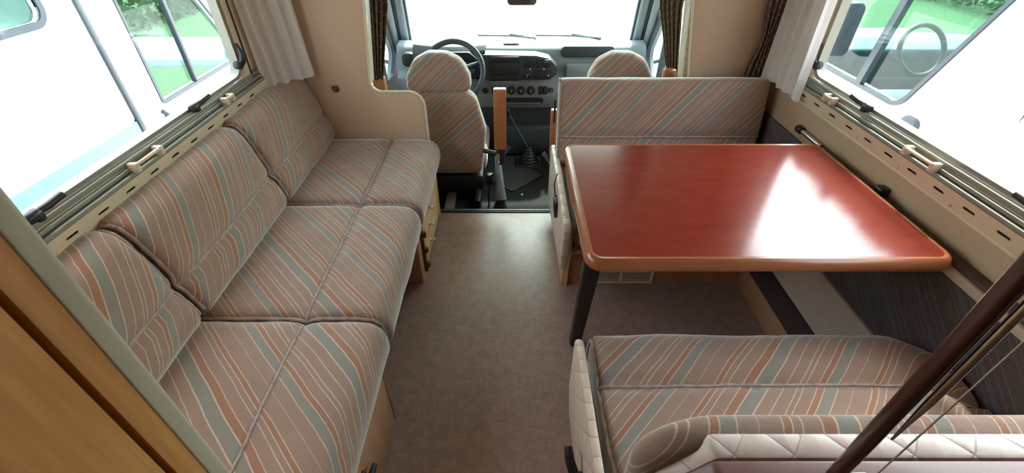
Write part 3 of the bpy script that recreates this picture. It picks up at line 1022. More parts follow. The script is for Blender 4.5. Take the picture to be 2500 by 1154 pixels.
# wall rail for the table
wrl = thing('wall_rail', 'beige wall rail holding the table, with chrome end', 'rail', (1.24, 1.2, .66))
box('rail_body', 1.205, XR, .30, 1.66, .655, .683, MT['beige'], wrl, .004)
box('rail_lip', 1.212, XR, .30, 1.66, .683, .697, MT['darkbr'], wrl, .004)
tube('chrome_rod', [(1.236, 1.64, .692), (1.236, 1.80, .692)], .010, MT['chrome'], wrl, 10)
lathe('end_cap', [(.015, 0), (.016, .01), (.016, .03), (.010, .04)], (1.236, 1.79, .692), (0, 1, 0), MT['black'], wrl, 12)
cl = box('rail_clip', 1.215, XR, 1.262, 1.30, .690, .725, MT['black'], wrl, .006)

# wall covering and heating duct beside the table
wc = struct(box('trim_2', XR - .012, XR, -.6, 2.24, .28, .645, MT['carpet'], bev=.003), 'dark striped carpet covering the lower side wall')
dct = thing('heating_duct', 'low boxed heating duct along the wall under the table', 'duct', (1.17, 1.2, 0))
box('wood_side', 1.085, 1.10, .862, 1.586, 0, .118, MT['plinth'], dct, .002)
box('brown_top', 1.086, XR, .862, 1.586, .108, .120, MT['darkbr'], dct, .002)
panel('beige_cover', 'y', [(1.186, .118), (1.196, .118), (1.236, .292), (XR - .001, .292), (XR - .001, .30), (1.228, .30)], .905, 1.586, MT['beige'], dct)
tube('edge_bead', [(1.186, .87, .122), (1.186, 1.58, .122)], .004, MT['blackm'], dct, 6)

# ------------------------------------------------------------------ dinette bench against the cab
bn = thing('dinette_bench', 'wooden dinette bench base with white vent grille, against the cab', 'bench', (.7, 1.8, 0))
panel('front_panel', 'y', [(.245, 0), (1.24, 0), (1.24, .31), (.245, .31)], 1.587, 1.603, MT['plinth'], bn, [[(.382, .014), (.660, .014), (.660, .095), (.382, .095)]])
box('carcass_back', .25, 1.24, 2.19, 2.205, 0, .62, MT['darkwood'], bn, .002)
box('seat_board', .252, 1.235, 1.45, 2.19, .294, .306, MT['plinth'], bn, .003)
panel('side_frame', 'x', fillet([(1.575, 0), (2.17, 0), (2.17, .30), (1.95, .36), (1.47, .36), (1.47, .30), (1.575, .22)], [0, 0, 0, 0, .01, .01, .03], 4), .236, .252, MT['pine'], bn, bev=.002)
panel('side_cover', 'x', fillet([(1.44, .215), (1.52, .20), (2.17, .10), (2.17, .455), (1.41, .46)], [.01, .01, .01, .03, .03], 4), .204, .236, MT['quilt_v'], bn, bev=.008, label='cream quilted vinyl side cover')
bk = panel('curved_bracket', 'y', [(.252, .0), (.262, .0), (.264, .15), (.275, .20), (.30, .225), (.38, .235), (.38, .25), (.252, .25)], 1.565, 1.587, MT['pine'], bn)
gr = ring('vent_grille', 'y', [(.370, .004), (.672, .004), (.672, .105), (.370, .105)], [(.384, .016), (.658, .016), (.658, .093), (.384, .093)], 1.578, 1.588, MT['white'], bn, label='cream slotted vent grille')
box('grille_divider', .512, .526, 1.576, 1.586, .012, .097, MT['white'], gr, .001)
for xg in (.384, .526):
    for k in range(7):
        z = .016 + k * .0118
        box('slat', xg, xg + .130, 1.577, 1.580, z, z + .0050, MT['white'], gr, .0005)
box('belt_anchor', .190, .204, 1.66, 1.74, .33, .41, MT['black'], bn, .005)
tube('belt_strap', [(.196, 1.72, .40), (.190, 1.74, .46), (.205, 1.78, .49)], .008, MT['black'], bn, 6, flat=.4)

sc = thing('seat_cushion', 'striped velour dinette seat cushion half hidden under the red table', 'cushion', (.72, 1.72, .31))
cs = Cushion((.742, 1.72, .375), X, Y, Z, (.488, .27, .068), (.03, .06, .055), 46, .0, .012, [('b', -.02, .01, .02)], .006, None, 9)
cs.build('cover', MT['velour'], sc)
cs.pipe([(-.488, -.27, .068), (-.488, .26, .068)], 'piping', MT['piping'], sc)
cs.pipe([(-.488, -.02, .068), (.488, -.02, .068)], 'seam_piping', MT['piping'], sc, .0065, 40, .003)

bc = thing('back_cushion', 'striped velour dinette backrest with horizontal piping behind the red table', 'cushion', (.71, 2.08, .42))
B = Vector((0, .085, .40)).normalized(); T = Vector((0, -.40, .085)).normalized()
c0 = Vector((.712, 1.985, .42)) + B * .205 - T * .058
cbk = Cushion(c0, X, B, T, (.490, .205, .058), (.022, .03, .045), 47, .02, .010, [('b', -.062, .016, .014)], .003, None, 14)
cbk.build('cover', MT['velour'], bc)
cbk.pipe([(-.49, -.19, .058), (-.49, .19, .058), (-.49, .205, .03), (-.49, .205, -.04)], 'piping', MT['piping'], bc)
cbk.pipe([(-.49, .16, -.058), (-.49, -.19, -.058)], 'piping', MT['piping'], bc)
cbk.pipe([(-.49, -.062, .058), (.49, -.062, .058)], 'seam_piping', MT['piping'], bc, .0065, 50, .003)
tube('strap_loop', [(.205, 2.07 + .006 * math.sin(a), .665 + .055 * math.cos(a)) for a in [2 * math.pi * k / 20 for k in range(20)]], .004, MT['black'], bc, 6, True, label='black strap loop')

# ------------------------------------------------------------------ dinette bench next to the camera
nbn = thing('dinette_bench', 'beech dinette bench base with quilted side cover, under the post', 'bench', (.72, .62, 0))
panel('side_panel', 'x', fillet([(.34, 0), (.86, 0), (.86, .20), (.90, .294), (.34, .294)], [0, 0, .03, .01, 0], 4), .222, .240, MT['plinth'], nbn, bev=.002)
box('front_panel', .24, 1.24, .845, .86, 0, .30, MT['plinth'], nbn, .002)
box('seat_board', .24, 1.235, .345, .90, .294, .306, MT['plinth'], nbn, .002)
panel('side_cover', 'x', fillet([(.32, .16), (.80, .16), (.862, .24), (.862, .478), (.32, .478)], [0, .03, .02, .03, 0], 5), .183, .207, MT['quilt_v'], nbn, bev=.009, label='cream quilted vinyl side cover')
box('cover_back', .206, .222, .345, .85, .17, .29, MT['plinth'], nbn, .002)
hd = tube('lever', [(.16, .555, .30), (.150, .57, .33), (.148, .60, .345)], [.014, .013, .011], MT['black'], nbn, 8, label='black plastic lever')
box('lever_base', .150, .185, .49, .555, .27, .31, MT['black'], hd, .006)
ns = thing('seat_cushion', 'striped velour dinette seat cushion with one piping line, next to the wooden rail', 'cushion', (.73, .62, .31))
hxn, hyn = .500, .275
cn = Cushion((.732, .640, .385), X, Y, Z, (hxn, hyn, .068), (.018, .075, .06), 46, .235, .012, [('b', .075, .024, .022)], .005,
             lambda a, b, t: (a, b - max(0, a - .36) ** 2 * 4.0 * (1 if b > 0 else 0), t), 21)
cn.build('cover', MT['velour'], ns)
cn.pipe([(-hxn, -.26, .068), (-hxn, hyn - .03, .068), (-hxn, hyn, .04), (-hxn, hyn, -.05)], 'piping', MT['piping'], ns)
cn.pipe([(-hxn, .075, .068), (hxn, .075, .068)], 'seam_piping', MT['piping'], ns, .0065, 50, .003)

# its backrest, quilted back and wooden rail seen from above
def back_cut(x0, z1):
    return fillet([(x0, .45), (x0, z1 - .10), (x0 + .075, z1), (XR - .02, z1), (XR - .02, .45)], [.02, .03, .02, .02, .02], 4)
def back_out(x0, z1, r): return fillet([(x0, .45), (x0, z1), (XR - .02, z1), (XR - .02, .45)], [.02, r, .02, .02], 10)
bb = thing('back_cushion', 'striped velour dinette backrest seen from above, with white quilted back', 'cushion', (.73, .40, .45))
puffy('cover', back_out(.215, .792, .12), 'y', .370, .428, MT['velour'], bb, .028, 60, .1, .0, nz=.002)
panel('quilted_back', 'y', back_cut(.247, .797), .345, .391, MT['quilt_b'], bb, bev=.012, label='white quilted vinyl back')
rl = thing('partition_rail', 'red brown wooden rail behind the dinette backrest, carrying the post', 'rail', (.75, .30, 0))
panel('top_rail', 'y', fillet([(.26, .70), (.26, .735), (.315, .796), (XR - .005, .796), (XR - .005, .70)], [.01, .02, .02, .004, .004], 5), .27, .3445, MT['mahogx'], rl, bev=.006)
box('panel_board', .31, XR - .01, .285, .315, 0, .745, MT['mahogx'], rl, .004)
post = thing('support_post', 'glossy dark red brown post rising from the wooden rail', 'post', (.495, .318, .79))
panel('post_body', 'z', rrect(.480, .499, .309, .329, .007, 5), .792, 1.94, MT['mahog'], post)
tube('reflection_edge', [(.4985, .3050, .93), (.4995, .3045, 1.02), (.5005, .304, 1.94)], [.0015, .005, .005], MT['chrome'], post, 8, label='chrome tube standing in for a glossy reflection on the post')  # tube laid along the post to imitate a glossy reflection
cordt = thing('cord', 'thin pale cord stretched up beside the post from a white bracket', 'cord', (.515, .312, .80))
tube('string', [(.528, .306, .806), (.56, .318, 1.2), (.61, .335, 1.94)], .0013, MT['white'], cordt, 6)
br_ = box('bracket', .512, .537, .296, .322, .797, .806, MT['white'], cordt, .004)
lathe('screw', [(.004, 0), (.004, .002), (.002, .003)], (.531, .305, .806), (0, 0, 1), MT['chrome'], br_, 10)

# ------------------------------------------------------------------ curtains
sh1 = drape('sheer_curtain', [(-1.092, 1.985), (-1.04, 2.11), (-.955, 2.20)], .795, 1.555, .012, 4, MT['sheer'], None, lambda f: (1 - .10 * f, (-.02 * f, -.02 * f)), 0, seed=1)
tag(sh1, 'white sheer curtain hanging over the long bench at the partition', 'curtain')
sh2 = drape('sheer_curtain', [(1.195, 2.17), (1.205, 2.03), (1.205, 1.845)], .800, 1.555, .016, 4, MT['sheer'], None, lambda f: (1 - .12 * f, (.0, 0)), 0, seed=4)
tag(sh2, 'white sheer curtain hanging beside the red table at the partition', 'curtain')
dk = drape('striped_drape', [(1.135, 2.215), (1.19, 2.205), (1.235, 2.20)], .79, 1.555, .010, 5, MT['drape'], None, lambda f: (1 - .5 * math.exp(-((f - .22) / .12) ** 2), (.0 + .01 * f, 0)), seed=2)
tag(dk, 'brown striped drape gathered in the corner behind the white curtain', 'curtain')
dr1 = drape('striped_drape', [(-.745, 2.42), (-.67, 2.45), (-.60, 2.48)], .69, 1.55, .013, 5, MT['drape'], None, lambda f: (.35 + 1.0 * f, (-.055 * max(0, 1 - f / .43), 0)), seed=5)
tag(dr1, 'brown striped cab drape hanging by the driver headrest', 'curtain')
dr2 = drape('striped_drape', [(.85, 2.42), (.785, 2.45), (.72, 2.48)], .69, 1.55, .013, 5, MT['drape'], None, lambda f: (.35 + 1.0 * f, (.085 * max(0, 1 - f / .43), 0)), seed=8)
tag(dr2, 'brown striped cab drape hanging by the passenger headrest', 'curtain')

# ------------------------------------------------------------------ cab seats
def cab_seat(xc, lab):
    s = thing('cab_seat', lab, 'seat', (xc, 2.65, -.12), 'cab seats')
    hr = fillet([(xc - .178, .622), (xc + .178, .622), (xc + .175, .70), (xc + .13, .782), (xc + .05, .820), (xc - .05, .820), (xc - .13, .782), (xc - .175, .70)], [.03, .03, .06, .08, .08, .08, .08, .06], 4)
    h = puffy('headrest', hr, 'y', 2.445, 2.56, MT['velour'], s, .035, 42, .05, .008, .12, .63)
    for dx in (-.06, .06):
        tube('headrest_stalk', [(xc + dx, 2.50, .56), (xc + dx, 2.505, .66)], .007, MT['chrome'], h, 8)
    bk_ = fillet([(xc - .225, .14), (xc + .225, .14), (xc + .255, .40), (xc + .20, .585), (xc + .13, .632), (xc - .13, .632), (xc - .20, .585), (xc - .255, .40)], [.04, .04, .12, .08, .06, .06, .08, .12], 5)
    puffy('backrest', bk_, 'y', 2.43, 2.57, MT['velour'], s, .05, 40, .12, .012, .13, .55)
    cu_ = Cushion((xc, 2.80, .13), X, Y, Z, (.245, .25, .07), (.05, .06, .05), 45, 0, .012, (), .003)
    cu_.build('seat', MT['velour'], s)
    box('seat_frame', xc - .23, xc + .23, 2.40, 3.0, .02, .125, MT['dashb'], s, .02)
    box('pedestal', xc - .18, xc + .18, 2.52, 2.95, -.12, .03, MT['dashb'], s, .01)
    for e in (-.18, .18): box('seat_rail', xc + e - .02, xc + e + .02, 2.42, 3.0, -.12, -.07, MT['blackm'], s)
    return s
DX = -.405
ds = cab_seat(DX, 'striped velour driver seat with rounded headrest in front of the steering wheel')
ps = copy_tree(ds, (.999, 0, 0))
ps['label'] = 'striped velour passenger seat whose headrest rises behind the dinette backrest'
# wooden armrests folded up beside the seats
def armrest(name, pts, mat, parent): return panel(name, 'x', pts[0], pts[1], pts[2], mat, parent, bev=.006)
def arm_thing(x0, x1, label, y0=2.30, z0=.335, z1=.675, lever=True, lx=0, px=0):
    a = thing('armrest', label, 'armrest', ((x0 + x1) / 2, y0, z0), 'folded wooden armrests')
    panel('arm', 'x', fillet([(y0 + .02, z0), (y0 + .065, z0), (y0 + .10, z1), (y0 + .035, z1)], [.01, .01, .02, .02], 4), x0, x1, MT['arm'], a, bev=.006)
    if lever:
        br = box('bracket', x0 + .01, x1 - .01, y0 + .03, y0 + .08, z0 - .10, z0 + .02, MT['blackm'], a, .006)
        tube('lever', [((x0 + x1) / 2 + lx * .2, y0 + .04, z0 - .05), ((x0 + x1) / 2 + lx * .7, y0 + .05, z0 - .005), ((x0 + x1) / 2 + lx, y0 + .06, z0 + .01)], [.010, .012, .016], MT['grey'], br, 8, label='grey recline lever')
        tube('pivot', [((x0 + x1) / 2, y0 + .055, z0 - .04), ((x0 + x1) / 2 + px, y0 + .10, z0 - .04)], .014, MT['blackm'], br, 8)
        box('hinge_plate', x0 + .012, x0 + .03, y0 + .02, y0 + .05, z0 - .09, z0 - .02, MT['chrome'], br, .003)
    return a
arm_thing(-.100, -.032, 'brown wooden armrest folded upright beside the driver seat, next to the handbrake', lx=.05, px=-.10)
arm_thing(.214, .262, 'brown wooden armrest folded upright at the end of the dinette backrest', 2.30, .29, .56, lx=-.06, px=.16)
arm_thing(-.775, -.71, 'brown wooden armrest stub below the cab drape of the driver side', 2.46, .42, .685, False)
arm_thing(.80, .86, 'brown wooden armrest stub below the cab drape of the passenger side', 2.34, .45, .765, False)

# ------------------------------------------------------------------ dashboard
da = thing('dashboard', 'grey vehicle dashboard with dark centre console under the windscreen', 'dashboard', (CX, 3.3, -.12))
def loft(name, prof, x0, x1, mat, parent, ends=True, n=10, crown=0.0, label=None):
    """y-z profile swept along x, bowed forward at the sides by crown"""
    verts, faces = [], []
    m = len(prof)
    for i in range(n + 1):
        f = i / n
        x = x0 + (x1 - x0) * f
        b = crown * (2 * f - 1) ** 2
        for (y, z) in prof: verts.append((x, y + b, z))
    for i in range(n):
        for k in range(m):
            l = (k + 1) % m
            faces.append((i * m + k, i * m + l, (i + 1) * m + l, (i + 1) * m + k))
    faces.append(tuple(range(m))[::-1]); faces.append(tuple(n * m + k for k in range(m)))
    return raw(name, verts, faces, mat, parent, label=label)
# main grey moulding and pale top
loft('dash_body', fillet([(3.14, .26), (3.11, .36), (3.13, .47), (3.19, .50), (3.22, .655), (3.34, .668), (3.60, .60), (3.60, .26)], [.02, .05, .02, .02, .05, .05, .02, .01], 4), -.80, .93, MT['dash'], da, crown=.03)
loft('dash_lower', fillet([(3.21, -.10), (3.17, .10), (3.155, .275), (3.60, .275), (3.60, -.10)], [.02, .1, .01, .01, .01], 3), -.79, .92, MT['dashd'], da)
loft('centre_tunnel', fillet([(3.13, -.12), (3.135, .02), (3.14, .12), (3.3, .12), (3.3, -.12)], [.03, .05, .03, .01, .01], 3), -.10, .30, MT['dashd'], da)
# instrument binnacle hood
loft('binnacle', fillet([(3.06, .49), (3.05, .66), (3.10, .698), (3.24, .69), (3.26, .49)], [.02, .03, .03, .02, .01], 4), -.66, -.18, MT['dashb'], da, crown=.05, n=14)
panel('instrument_cluster', 'y', fillet([(-.58, .52), (-.22, .52), (-.22, .62), (-.28, .672), (-.52, .672), (-.58, .62)], .03, 4), 3.043, 3.07, MT['dashb'], da)
for k, (gx, gr_) in enumerate(((-.50, .030), (-.40, .040), (-.30, .030))):
    g = lathe('gauge', [(gr_, 0), (gr_, .006), (gr_ * .9, .004)], (gx, 3.046, .585), (0, -1, 0), MT['dashd'], da, 20)
    tube('needle', [(gx, 3.036, .585), (gx + gr_ * .6, 3.036, .585 + gr_ * .4)], .0015, MT['white'], g, 6)
# centre console with radio, vents, clock, ashtray
co = panel('console', 'y', fillet([(-.215, .478), (.255, .478), (.305, .515), (.305, .57), (.25, .622), (.16, .642), (-.215, .648)], [.02, .03, .03, .03, .04, .02, .01], 5), 3.085, 3.20, MT['dashd'], da, bev=.008, label='dark rounded centre console')
box('radio_upper', -.150, .048, 3.078, 3.09, .600, .636, MT['dashb'], co, .004)
box('radio', -.150, .048, 3.076, 3.09, .527, .597, MT['dashb'], co, .004)
box('tape_slot', -.145, .040, 3.074, 3.09, .490, .516, MT['blackm'], co, .003)
for vx0, vx1 in ((.080, .165), (.172, .255)):
    vt = box('air_vent', vx0, vx1, 3.077, 3.09, .562, .628 - (.012 if vx0 > .1 else 0), MT['blackm'], co, .004)
    for k in range(5 if vx0 < .1 else 4):
        z = .567 + k * .0115
        box('slat', vx0 + .004, vx1 - .004, 3.070, 3.078, z, z + .004, MT['dashd'], vt, .001)
    lathe('vent_tab', [(.004, 0), (.005, .006), (.003, .008)], ((vx0 + vx1) / 2, 3.07, .560), (0, -1, 0), MT['white'], vt, 10)
ck_ = lathe('clock', [(.026, 0), (.026, .008), (.022, .010), (.021, .006)], (.105, 3.085, .515), (0, -1, 0), MT['dashb'], co, 20)
for a in (40, 130, 260):
    tube('clock_hand', [(.105, 3.076, .515), (.105 + .016 * math.cos(R(a)), 3.076, .515 + .016 * math.sin(R(a)))], .0014, MT['white'], ck_, 6)
ash = box('ashtray', .15, .265, 3.077, 3.09, .494, .545, MT['dashb'], co, .006)
lathe('button', [(.005, 0), (.005, .004), (.003, .005)], (.247, 3.077, .515), (0, -1, 0), MT['white'], ash, 10)
box('tray_lid', -.15, .05, 3.098, 3.13, .448, .470, MT['dash'], da, .006)
# heater row
for gx in (-.005, .062, .130):
    kb = lathe('heater_knob', [(.030, 0), (.030, .006), (.022, .008), (.020, .022), (.016, .024)], (gx, 3.118, .398), (0, -1, 0.12), MT['dashb'], da, 22, 'round black heater knob')
    tube('pointer', [(gx, 3.092, .392), (gx, 3.092, .412)], .002, MT['white'], kb, 6)
lathe('light_switch', [(.020, 0), (.020, .008), (.013, .012)], (-.185, 3.118, .398), (0, -1, 0), MT['dashb'], da, 18)
for gx, w in ((-.125, .017), (-.075, .014), (.198, .013), (.232, .013)):
    box('rocker_switch', gx - w, gx + w, 3.098, 3.13, .375, .425, MT['dashb'], da, .003)
lk = lathe('lighter', [(.018, 0), (.018, .006), (.012, .010), (.010, .016)], (.272, 3.118, .40), (0, -1, 0), MT['dashb'], da, 18)
lathe('lighter_cap', [(.008, 0), (.008, .002)], (.272, 3.101, .40), (0, -1, 0), MT['grey'], lk, 14)
sl = panel('slot_shade', 'y', rrect(-.06, .222, .302, .348, .02), 3.112, 3.14, MT['dashb'], da)  # black panel on the grey dash, painting in the shade of a slot
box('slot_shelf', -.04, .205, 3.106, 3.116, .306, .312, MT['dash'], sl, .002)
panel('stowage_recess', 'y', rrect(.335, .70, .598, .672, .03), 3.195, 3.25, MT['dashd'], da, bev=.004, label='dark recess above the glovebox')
panel('glovebox_lid', 'y', rrect(.375, .86, .40, .568, .025), 3.138, 3.19, MT['dash'], da, bev=.006)
panel('side_vent', 'y', rrect(-.755, -.665, .54, .63, .03), 3.175, 3.23, MT['dashb'], da, bev=.004)
box('top_vent', -.12, .16, 3.38, 3.44, .655, .662, MT['dashd'], da, .003)

# paper slip on the dash top
pp = box('paper_slip', -.06, .05, 3.27, 3.33, .669, .672, MT['white'], None, 0)
tag(pp, 'small pale paper slip lying on the dashboard top', 'paper')

# steering wheel
wc_ = Vector((-.375, 2.93, .585))
wnrm = Vector((0, -.86, .51)).normalized()
wx = Vector((1, 0, 0)); wy = wnrm.cross(wx) * -1
if wy.z < 0: wy = -wy
st = thing('steering_wheel', 'dark grey four spoke steering wheel behind the driver headrest', 'steering wheel', tuple(wc_))
def wp3(a, r, d=0): return wc_ + wx * r * math.cos(a) + wy * r * math.sin(a) + wnrm * d
tube('rim', [wp3(2 * math.pi * k / 48, .188) for k in range(48)], .0185, MT['wheel'], st, 10, True)
lathe('hub', [(.09, -.03), (.095, 0), (.082, .018), (.03, .026)], wc_, wnrm, MT['wheel'], st, 24)
for a in (R(20), R(160), R(235), R(305)):
    tube('spoke', [wp3(a, .05, .006), wp3(a, .11, .0), wp3(a, .18, 0)], [.030, .022, .014], MT['wheel'], st, 8, flat=.5)
bt_ = lathe('wheel_button', [(.022, 0), (.022, .006), (.016, .010)], wp3(R(0), .105, .004), wnrm, MT['dashb'], st, 18)
tube('column', [wc_ - wnrm * .02, wc_ - wnrm * .14, Vector((-.375, 3.13, .46))], [.045, .055, .06], MT['dashd'], st, 12)
for sx in (-1, 1):
    tube('stalk', [wc_ - wnrm * .07 + wx * sx * .04, wc_ - wnrm * .06 + wx * sx * .13 + wy * .02], [.008, .009], MT['dashb'], st, 8)

# gear lever, handbrake, mat, rail stub on the cab floor
gl = thing('gear_lever', 'gear lever with black rubber gaiter on the cab floor', 'gear lever', (.12, 3.02, -.12))
prof = []
for k in range(6):
    r0 = .085 - k * .011
    prof += [(r0, k * .020), (r0 - .012, k * .020 + .012), (r0 - .012, k * .020 + .018)]
lathe('gaiter', prof + [(.012, .125)], (.125, 3.02, -.115), (0, .1, 1), MT['black'], gl, 24)
box('gaiter_base', .03, .22, 2.93, 3.12, -.122, -.112, MT['dashd'], gl, .004)
tube('rod', [(.125, 3.03, -.01), (.06, 3.0, .12), (-.02, 2.93, .30)], .006, MT['grey'], gl, 8)
lathe('knob', [(.010, 0), (.020, .012), (.022, .035), (.014, .05)], (-.022, 2.928, .30), (-.3, -.25, 1), MT['dashb'], gl, 16)
hb_ = thing('handbrake', 'grey handbrake lever with black ribbed gaiter beside the driver seat', 'handbrake', (-.07, 2.40, -.12))
prof = []
for k in range(4):
    r0 = .050 - k * .006
    prof += [(r0, k * .022), (r0 - .010, k * .022 + .014), (r0 - .010, k * .022 + .019)]
lathe('gaiter', prof, (-.075, 2.39, -.12), (0.02, .05, 1), MT['black'], hb_, 20)
tube('lever', [(-.072, 2.395, -.04), (-.075, 2.42, .02), (-.085, 2.50, .12), (-.09, 2.56, .20)], [.040, .030, .023, .017], MT['lever'], hb_, 10)
mt_ = panel('rubber_mat', 'z', fillet([(-.20, 2.80), (0, 2.60), (.22, 2.82), (.14, 2.92), (.02, 2.93), (.02, 3.12), (-.20, 3.10)], .03, 4), -.121, -.110, MT['rubber'], None, bev=.003)
tag(mt_, 'black rubber mat with diamond ribs on the cab floor', 'mat')
fb = thing('floor_bar', 'worn pale painted bar on the cab floor behind the driver seat', 'bar', (-.39, 2.45, -.12))
box('bar_body', -.425, -.37, 2.33, 2.66, -.125, -.065, MT['steel'], fb, .006)
box('bar_foot', -.435, -.36, 2.58, 2.67, -.122, -.105, MT['steel'], fb, .004)
bu = thing('seat_belt_buckle', 'black seat belt buckle standing beside the driver seat', 'buckle', (-.14, 2.42, -.12))
tube('stem', [(-.15, 2.44, -.12), (-.145, 2.43, .0), (-.135, 2.41, .10)], .012, MT['black'], bu, 8, flat=.5)
box('buckle', -.158, -.118, 2.395, 2.42, .06, .14, MT['black'], bu, .006)
box('button', -.150, -.126, 2.392, 2.397, .125, .138, MT['chrome'], bu, .002)
cr_ = tag(box('paper_scrap', .06, .075, 2.56, 2.58, -.120, -.114, MT['white'], None, .002), 'tiny white paper scrap on the black cab floor', 'scrap')

# door mirrors
def door_mirror(xa, sg, lab):
    m = thing('door_mirror', lab, 'mirror', (xa, 3.35, .5), 'door mirrors')
    puffy('mirror_shell', rrect(min(xa + sg * .05, xa + sg * .21), max(xa + sg * .05, xa + sg * .21), .42, .76, .04), 'y', 3.36, 3.43, MT['seal'], m, .02, bulge=.01, nz=0)
    panel('mirror_face', 'y', rrect(min(xa + sg * .06, xa + sg * .20), max(xa + sg * .06, xa + sg * .20), .44, .74, .03), 3.348, 3.358, MT['mirror'], m)
    tube('mirror_arm', [(xa, 3.42, .50), (xa + sg * .08, 3.42, .52)], .015, MT['seal'], m, 8)
    return m
door_mirror(-.91, -1, 'dark door mirror outside the driver window')
door_mirror(1.04, 1, 'dark door mirror outside the passenger window')

# ------------------------------------------------------------------ outside
struct(box('ground', -40, 40, -30, 60, -.95, -.80, MT['gravel'], bev=0), 'pale gravel yard outside')

def yz_panel(name, outline, x0, x1, mat, parent, holes=(), label=None):
    return panel(name, 'x', outline, x0, x1, mat, parent, holes, 0, label)

def parked(xn, sg, label, cab_dir):
    """white camper parked beside; xn = side facing us, body extends by sg"""
    v = thing('parked_camper', label, 'camper', (xn + sg * 1.0, 2.0, -.80), 'parked campers')
    return v
# camper beyond the long bench: living body, dark joint strip, cab with window
pv = parked(-2.40, -1, 'white camper with blue grey lower side parked outside the window behind the long bench', 1)
bh = rrect(1.60, 2.50, .98, 1.45, .06)
yz_panel('body_side', rrect(-3.0, 2.72, .34, 1.65, .03), -2.45, -2.40, MT['paint'], pv, [bh])
ring('body_window_frame', 'x', rrect(1.57, 2.53, .95, 1.48, .09), bh, -2.41, -2.39, MT['seal'], pv)
panel('body_window', 'x', rrect(1.6, 2.5, .98, 1.45, .06), -2.44, -2.43, MT['glass3'], pv)
box('skirt', -2.45, -2.39, -3.0, 2.72, -.45, .345, MT['bluegrey'], pv, .01)  # lower side in one even blue grey
box('joint_strip', -2.44, -2.385, 2.72, 2.755, .15, 1.65, MT['seal'], pv, .004)
hole = fillet([(3.02, .36), (3.95, .36), (4.05, .50), (3.62, 1.15), (3.02, 1.15)], [.03, .08, .05, .08, .03], 5)
cab_out = fillet([(2.755, -.45), (5.0, -.45), (5.0, .28), (4.25, .42), (3.70, 1.30), (2.755, 1.30)], [.02, .2, .1, .1, .08, .02], 5)
yz_panel('cab_side', cab_out, -2.45, -2.40, MT['paint'], pv, [hole])
yz_panel('cab_side_far', cab_out, -4.25, -4.20, MT['paint'], pv, [fillet([(2.9, -.40), (3.95, -.40), (4.05, .50), (3.62, 1.15), (2.9, 1.15)], .05, 4)])
ring('cab_window_frame', 'x', fillet([(3.00, .34), (3.96, .34), (4.075, .50), (3.63, 1.17), (3.00, 1.17)], [.03, .08, .05, .08, .03], 5), hole, -2.41, -2.392, MT['seal'], pv)
panel('cab_window', 'x', hole, -2.43, -2.425, MT['glass3'], pv)
box('window_bar', -2.43, -2.395, 3.42, 3.45, .36, 1.10, MT['seal'], pv, .004)
box('cab_roof', -4.25, -2.40, 2.755, 3.70, 1.29, 1.33, MT['paint'], pv, .01)
box('cab_floor', -4.2, -2.45, 2.76, 4.9, -.45, -.40, MT['dashd'], pv, .01)
box('bonnet_top', -4.2, -2.45, 4.2, 5.0, .22, .30, MT['paint'], pv, .02)
box('cab_seat_back', -3.2, -2.75, 2.85, 2.98, .0, .62, MT['dashd'], pv, .05, 3)
box('bulkhead', -4.2, -2.45, 2.70, 2.74, -.4, 1.64, MT['paint'], pv, .01)
lathe('wheel', [(.20, -.09), (.34, -.08), (.34, .08), (.20, .09)], (-2.55, 4.3, -.46), (1, 0, 0), MT['blackm'], pv, 24)
dh = tube('door_handle', [(-2.395, 2.97, .31), (-2.37, 2.96, .29), (-2.37, 2.94, .22), (-2.395, 2.93, .20)], .020, MT['seal'], pv, 8)

box('body_roof', -4.4, -2.40, -3.0, 2.74, 1.63, 1.68, MT['paint'], pv, .01)
# camper beyond the table: cab window with slanted pillar, door handle, body
pv2 = parked(2.62, 1, 'white camper with rounded cab window parked outside the window beside the red table', 1)
hole2 = fillet([(2.96, .36), (4.30, .36), (4.30, .50), (3.55, 1.30), (2.50, 1.30)], [.14, .1, .08, .1, .08], 7)
cab2 = fillet([(2.30, -.45), (5.4, -.45), (5.4, .26), (4.55, .42), (3.70, 1.50), (2.10, 1.50)], [.02, .2, .1, .1, .08, .02], 5)
yz_panel('cab_side', cab2, 2.62, 2.67, MT['paint'], pv2, [hole2])
yz_panel('cab_side_far', cab2, 4.40, 4.45, MT['paint'], pv2, [fillet([(2.45, -.40), (4.30, -.40), (4.30, .50), (3.55, 1.30), (2.45, 1.30)], .06, 4)])
ring('cab_window_frame', 'x', fillet([(2.94, .335), (4.33, .335), (4.33, .51), (3.56, 1.325), (2.465, 1.325)], [.14, .1, .08, .1, .08], 7), hole2, 2.605, 2.63, MT['seal'], pv2)
panel('cab_window', 'x', hole2, 2.64, 2.645, MT['glass3'], pv2)
panel('window_bar', 'x', [(3.36, .36), (3.42, .36), (3.30, 1.25), (3.24, 1.25)], 2.60, 2.64, MT['seal'], pv2)
yz_panel('body_side', rrect(-3.0, 2.20, -.45, 1.65, .02), 2.62, 2.67, MT['paint'], pv2)
box('body_roof', 2.62, 4.6, -3.0, 2.2, 1.63, 1.68, MT['paint'], pv2, .01)
box('cab_roof', 2.62, 4.45, 2.10, 3.70, 1.49, 1.53, MT['paint'], pv2, .01)
box('cab_floor', 2.67, 4.4, 2.3, 5.3, -.45, -.40, MT['dashd'], pv2, .01)
box('bonnet_top', 2.67, 4.4, 4.6, 5.4, .22, .30, MT['paint'], pv2, .02)
box('bulkhead', 2.67, 4.4, 2.10, 2.14, -.4, 1.49, MT['paint'], pv2, .01)
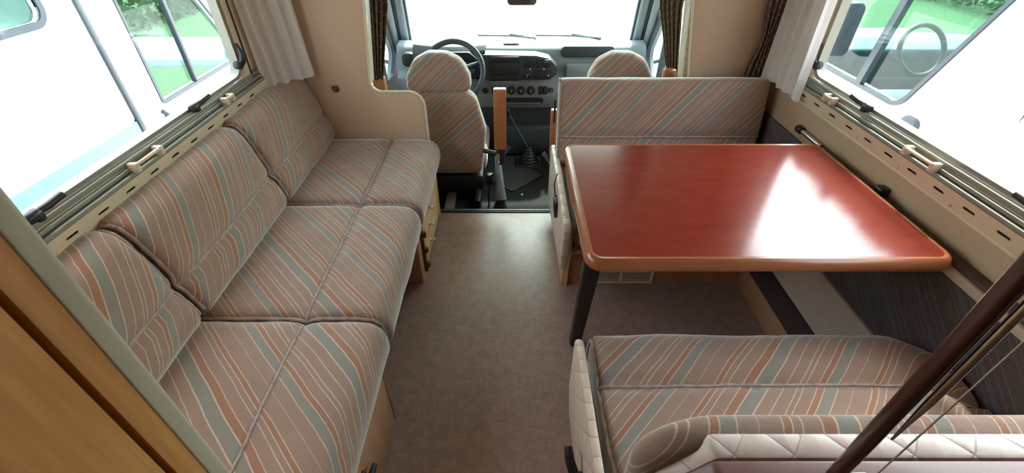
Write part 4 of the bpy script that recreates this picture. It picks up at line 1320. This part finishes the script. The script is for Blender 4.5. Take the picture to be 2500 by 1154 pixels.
tube('steering_wheel', [(3.1 + .17 * math.cos(a), 3.55 + .09 * math.sin(a), .55 + .16 * math.sin(a)) for a in [2 * math.pi * k / 28 for k in range(28)]], .018, MT['seal'], pv2, 8, True)
box('cab_seat_back', 2.95, 3.4, 3.0, 3.12, .0, .70, MT['seal'], pv2, .05, 3)
box('dash_block', 2.7, 4.35, 3.95, 4.4, .1, .45, MT['seal'], pv2, .04, 3)
puffy('door_handle', rrect(2.71, 2.86, .20, .34, .05), 'x', 2.59, 2.625, MT['seal'], pv2, .015, bulge=.005, nz=0)
m2 = puffy('mirror_shell', rrect(2.40, 2.60, .48, .86, .05), 'y', 3.62, 3.72, MT['seal'], pv2, .02, bulge=.01, nz=0)
lathe('wheel', [(.20, -.09), (.34, -.08), (.34, .08), (.20, .09)], (2.78, 4.7, -.46), (1, 0, 0), MT['blackm'], pv2, 24)

# lawn and hedges beyond the campers
struct(box('ground_lawn_far', -30, -4.5, -10, 30, -.80, -.78, MT['grass'], bev=0), 'green lawn beyond the camper behind the long bench')
struct(box('ground_lawn', 4.6, 30, -10, 30, -.80, -.78, MT['grass'], bev=0), 'green lawn beyond the camper beside the table')
def hedge(name, x0, x1, y0, y1, z0, z1, n, label, seed):
    rnd = random.Random(seed)
    verts, faces = [], []
    for _ in range(n):
        c = Vector((rnd.uniform(x0, x1), rnd.uniform(y0, y1), rnd.uniform(z0, z1)))
        a = Vector((rnd.gauss(0, 1), rnd.gauss(0, 1), rnd.gauss(0, 1))).normalized()
        b = a.orthogonal().normalized()
        s_ = rnd.uniform(.05, .11)
        i = len(verts)
        verts += [c - a * s_, c + b * s_ * .45, c + a * s_, c - b * s_ * .45]
        faces.append((i, i + 1, i + 2, i + 3))
    o = raw(name, verts, faces, MT['leaf'], None, False)
    o['label'] = label; o['category'] = 'hedge'; o['kind'] = 'stuff'
hedge('hedge_foliage', -8.6, -7.4, -2, 16, -.8, 1.6, 16000, 'green hedge beyond the camper behind the long bench', 3)
hedge('hedge_foliage', 11.0, 12.2, 0, 22, -.8, 1.6, 16000, 'green hedge beyond the lawn', 5)
